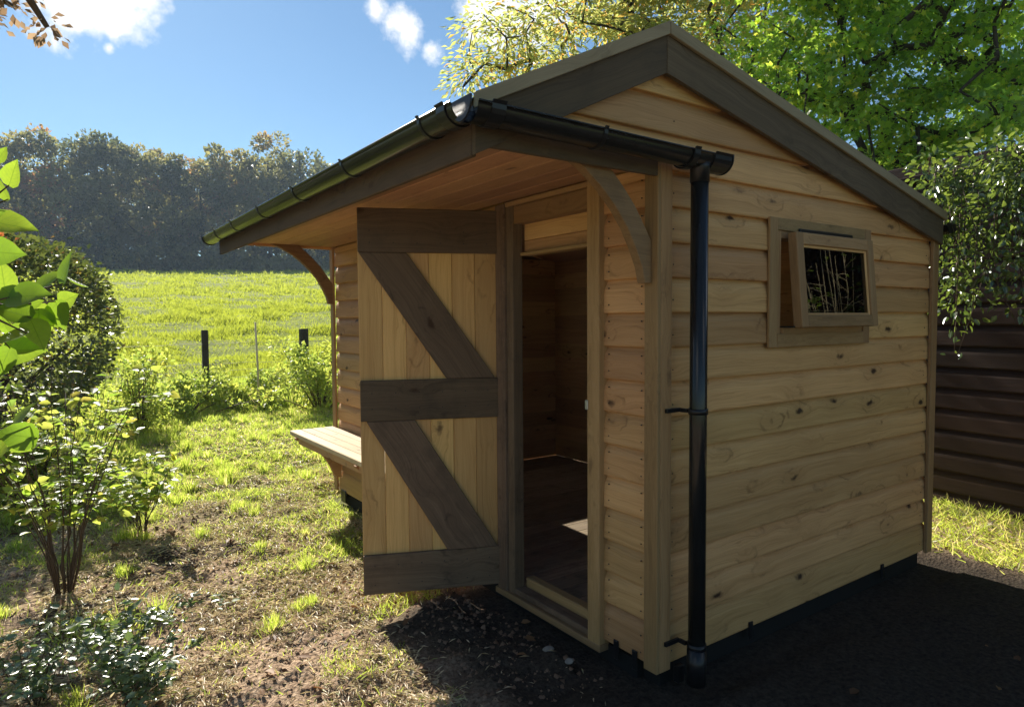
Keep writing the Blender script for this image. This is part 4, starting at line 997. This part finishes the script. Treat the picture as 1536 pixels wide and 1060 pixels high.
# =================================================================== GRASS, CLIPPINGS, LITTER
def visible(x, y, m=.06):
    dx = x-CAM[0]; dy = y-CAM[1]; f = dx*_fw[0]+dy*_fw[1]; r = dx*_r2[0]+dy*_r2[1]
    return (f > .2) & (np.abs(r) < f*(.772+m)+.3)
BLADE = (np.array([(-.5, 0, 0), (.5, 0, 0), (-.36, .55, .08), (.36, .55, .08), (0, 1, .30)]), np.array([(0, 1, 3), (0, 3, 2), (2, 3, 4)]))
def grass(name, label, n, xr, yr, dens, hgt, wid, mat, spread=.55, vfun=None, cl=0, seedv=0):
    x = rng.uniform(*xr, n); y = rng.uniform(*yr, n); k = visible(x, y) & (rng.random(n) < dens(x, y)) & ~inshed(x, y, .0)
    x, y = x[k], y[k]
    if cl:
        x = np.repeat(x, cl)+rng.normal(size=len(x)*cl)*.018; y = np.repeat(y, cl)+rng.normal(size=len(y)*cl)*.018
    z = gh(x, y); n = len(x); P = np.stack([x, y, z-.004], 1)
    d = rng.normal(size=(n, 3))*spread; d[:, 2] = 1; up = rng.normal(size=(n, 3)); up[:, 2] = 0
    h = hgt(x, y)*rng.uniform(.45, 1.25, n); w = wid/h
    o_ = scatter(name, BLADE, P, d, up, h, mat, width=w, v=None if vfun is None else vfun(n))
    return tag(o_, label, 'grass', kind='stuff')
def lawnd(x, y):
    p = fbm(x*2.2+30, y*2.2, 3); return np.clip((1-soil(x, y))*1.0*sstep(.25, .5, p)+.04+.6*sstep(.62, .72, p)*soil(x, y)*(x < .0), 0, 1)*np.where(((x > .1) & (x < 2.9) & (y < 4)) | ((x > -.66) & (y < 1.3)), 0, 1)
lawnh = lambda x, y: .030+.045*sstep(.4, .75, fbm(x*2+8, y*2, 3))+.03*sstep(5, 9, y)
grass('lawn_grass', 'short patchy backlit lawn grass between the shed and the wire fence', 150000, (-3.2, 0.6), (-.3, 5.5), lawnd, lawnh, .0045, L_GRASS, .8)
grass('lawn_grass', 'greener far lawn running up to the wire fence', 170000, (-3.6, 4.5), (5.0, 12.5), lambda x, y: .35+.65*(1-soil(x, y)), lawnh, .009, L_GRASS, .8)
grass('tall_grass', 'longer sunlit grass at the foot of the brown outbuilding', 17000, (2.52, 3.7), (-.8, 4.2), lambda x, y: np.where(x > 2.60+.10*(fbm(x*3, y*3, 2)-.5), 1.0, .05), lambda x, y: .085+0*x, .006, L_GRASS, 1.1, vfun=lambda n: .5+.5*rng.random(n))
# tufts
def tuftsd(n, xr, yr, per, h, wid, lab, mat, cond, spread=.7):
    x = rng.uniform(*xr, n); y = rng.uniform(*yr, n); k = cond(x, y) & visible(x, y) & ~inshed(x, y, .05); x, y = x[k], y[k]; m_ = len(x)
    hh = np.repeat(h*rng.uniform(.6, 1.3, m_), per); x = np.repeat(x, per); y = np.repeat(y, per); a = rng.normal(size=(len(x), 2))*.03*(h/.1)
    x = x+a[:, 0]; y = y+a[:, 1]; P = np.stack([x, y, gh(x, y)-.004], 1); d = np.stack([a[:, 0]*12*(.1/h), a[:, 1]*12*(.1/h), np.ones(len(x))], 1)+rng.normal(size=(len(x), 3))*spread*.4
    up = -np.stack([a[:, 0], a[:, 1], np.zeros(len(x))], 1)+1e-4; tag(scatter('grass_tufts', BLADE, P, d, up, hh*rng.uniform(.6, 1.1, len(x)), mat, width=wid/hh), lab, 'grass', kind='stuff')
tuftsd(26, (-2.2, -.3), (.6, 4.0), 130, .085, .004, 'bright grass tufts scattered on the trodden soil', L_GRASS, lambda x, y: (soil(x, y) > .3) & ~((x > -.7) & (y < 1.4)))
tuftsd(330, (-3.5, 3.5), (4.0, 9.6), 90, .11, .007, 'longer grass tufts dotted over the lawn', L_GRASS, lambda x, y: soil(x, y) < .6)
# rough strip by the fence
tuftsd(900, (-4.5, 6), (7.6, 11.5), 60, .34, .012, 'rank unmown grass along the wire fence', L_GRASS, lambda x, y: np.abs(np.hypot(x+1.96, y+1.8)-12.0+.3*np.sin(x*2)) < .9, .9)
# field: blades shrink to tuft-sized flakes with distance
def field(n, d0, d1, size, lab):
    u = rng.random(n); D = d0*(d1/d0)**u; a = rng.uniform(-.06, .62, n); x = CAM[0]+np.sin(a)*D; y = CAM[1]+np.cos(a)*D
    p = fbm(x*.55+3, y*.55, 4); k = rng.random(n) < .12+.88*sstep(.38, .62, p); x, y, D, p = x[k], y[k], D[k], p[k]; n = len(x)
    P = np.stack([x, y, gh(x, y)-.02], 1); d = rng.normal(size=(n, 3))*.6; d[:, 2] = 1; up = rng.normal(size=(n, 3)); up[:, 2] = 0
    h = (.10+.22*sstep(.5, .8, p))*rng.uniform(.5, 1.3, n)*(1+D/120); w = (size*D/14)/h
    tag(scatter('field_grass', BLADE, P, d, up, h, L_FIELD, width=w, v=np.clip(rng.random(n)*.5+p*.5, 0, 1)), lab, 'grass', kind='stuff')
field(150000, 12.6, 34, .016, 'bright yellow green tussocky grass on the near part of the field')
field(110000, 30, 112, .016, 'bright yellow green grass covering the rising field up to the wood')
# dry clippings and litter on the soil
def lying(name, lab, n, xr, yr, size, tmpl, mat, dens, width=None, zup=.004):
    x = rng.uniform(*xr, n); y = rng.uniform(*yr, n); k = visible(x, y) & (rng.random(n) < dens(x, y)) & ~inshed(x, y, .02); x, y = x[k], y[k]; n = len(x)
    P = np.stack([x, y, gh(x, y)+zup+rng.random(n)*.008], 1); d = rng.normal(size=(n, 3)); d[:, 2] *= .28; up = rng.normal(size=(n, 3))*.35; up[:, 2] = 1
    tag(scatter(name, tmpl, P, d, up, size*rng.uniform(.4, 1.4, n), mat, width=None if width is None else np.full(n, width)), lab, 'litter', kind='stuff')
sd_ = lambda x, y: np.clip(.08+1.0*sstep(.43, .6, fbm(x*1.7, y*1.7+9, 4)), 0, 1)*(1-.8*np.exp(-(((x+1.45)/.5)**2+((y-2.7)/.35)**2)))*np.where((x > -.66) & (y < 1.35), .02, 1)*np.where((x > .05) & (y < 3.5), .02, 1)
lying('dry_clippings', 'dry straw and mown grass lying over the trodden soil', 120000, (-2.6, .3), (.0, 4.6), .038, LEAFN, L_STRAW, sd_, .42)
lying('dry_clippings', 'pale cut grass lying on the mown lawn', 70000, (-3.2, 2.5), (4.2, 9.5), .05, LEAFN, L_STRAW, lambda x, y: .6+0*x, .6)
lying('fallen_leaves', 'brown and pale fallen leaves scattered on the soil', 1300, (-2.6, .2), (.3, 4.6), .045, LEAF4, L_LITTER, lambda x, y: np.where((x > -.66) & (y < 1.35), .06, .6))
lying('fallen_leaves', 'fallen leaves on the shaded ground and by the outbuilding', 500, (.2, 3.4), (-1.6, 2.5), .045, LEAF4, L_LITTER, lambda x, y: np.where(x > 2.6, .9, .08))
# soil crumbs
n = 9000; x = rng.uniform(-2.6, .2, n); y = rng.uniform(.2, 4.4, n); k = (soil(x, y) > .35) & ~inshed(x, y, .05); x, y = x[k], y[k]; n = len(x)
T = np.array([(-1, -1, -.6), (1, -1, -.5), (1, 1, -.6), (-1, 1, -.5), (0, 0, 1.0)])*.5; TF = np.array([(0, 1, 4), (1, 2, 4), (2, 3, 4), (3, 0, 4)])
P = np.stack([x, y, gh(x, y)+.002], 1); up = rng.normal(size=(n, 3)); up[:, 2] = 2
mc = plain('soil_crumb', (.20, .13, .085), .95, .1, var=.35, bscale=30)
tag(scatter('soil_crumbs', (T, TF), P, rdir(n, 0, .2), up, .022*rng.random(n)**2.2+.004, mc), 'crumbs and clods of dry brown soil', 'soil', kind='stuff')
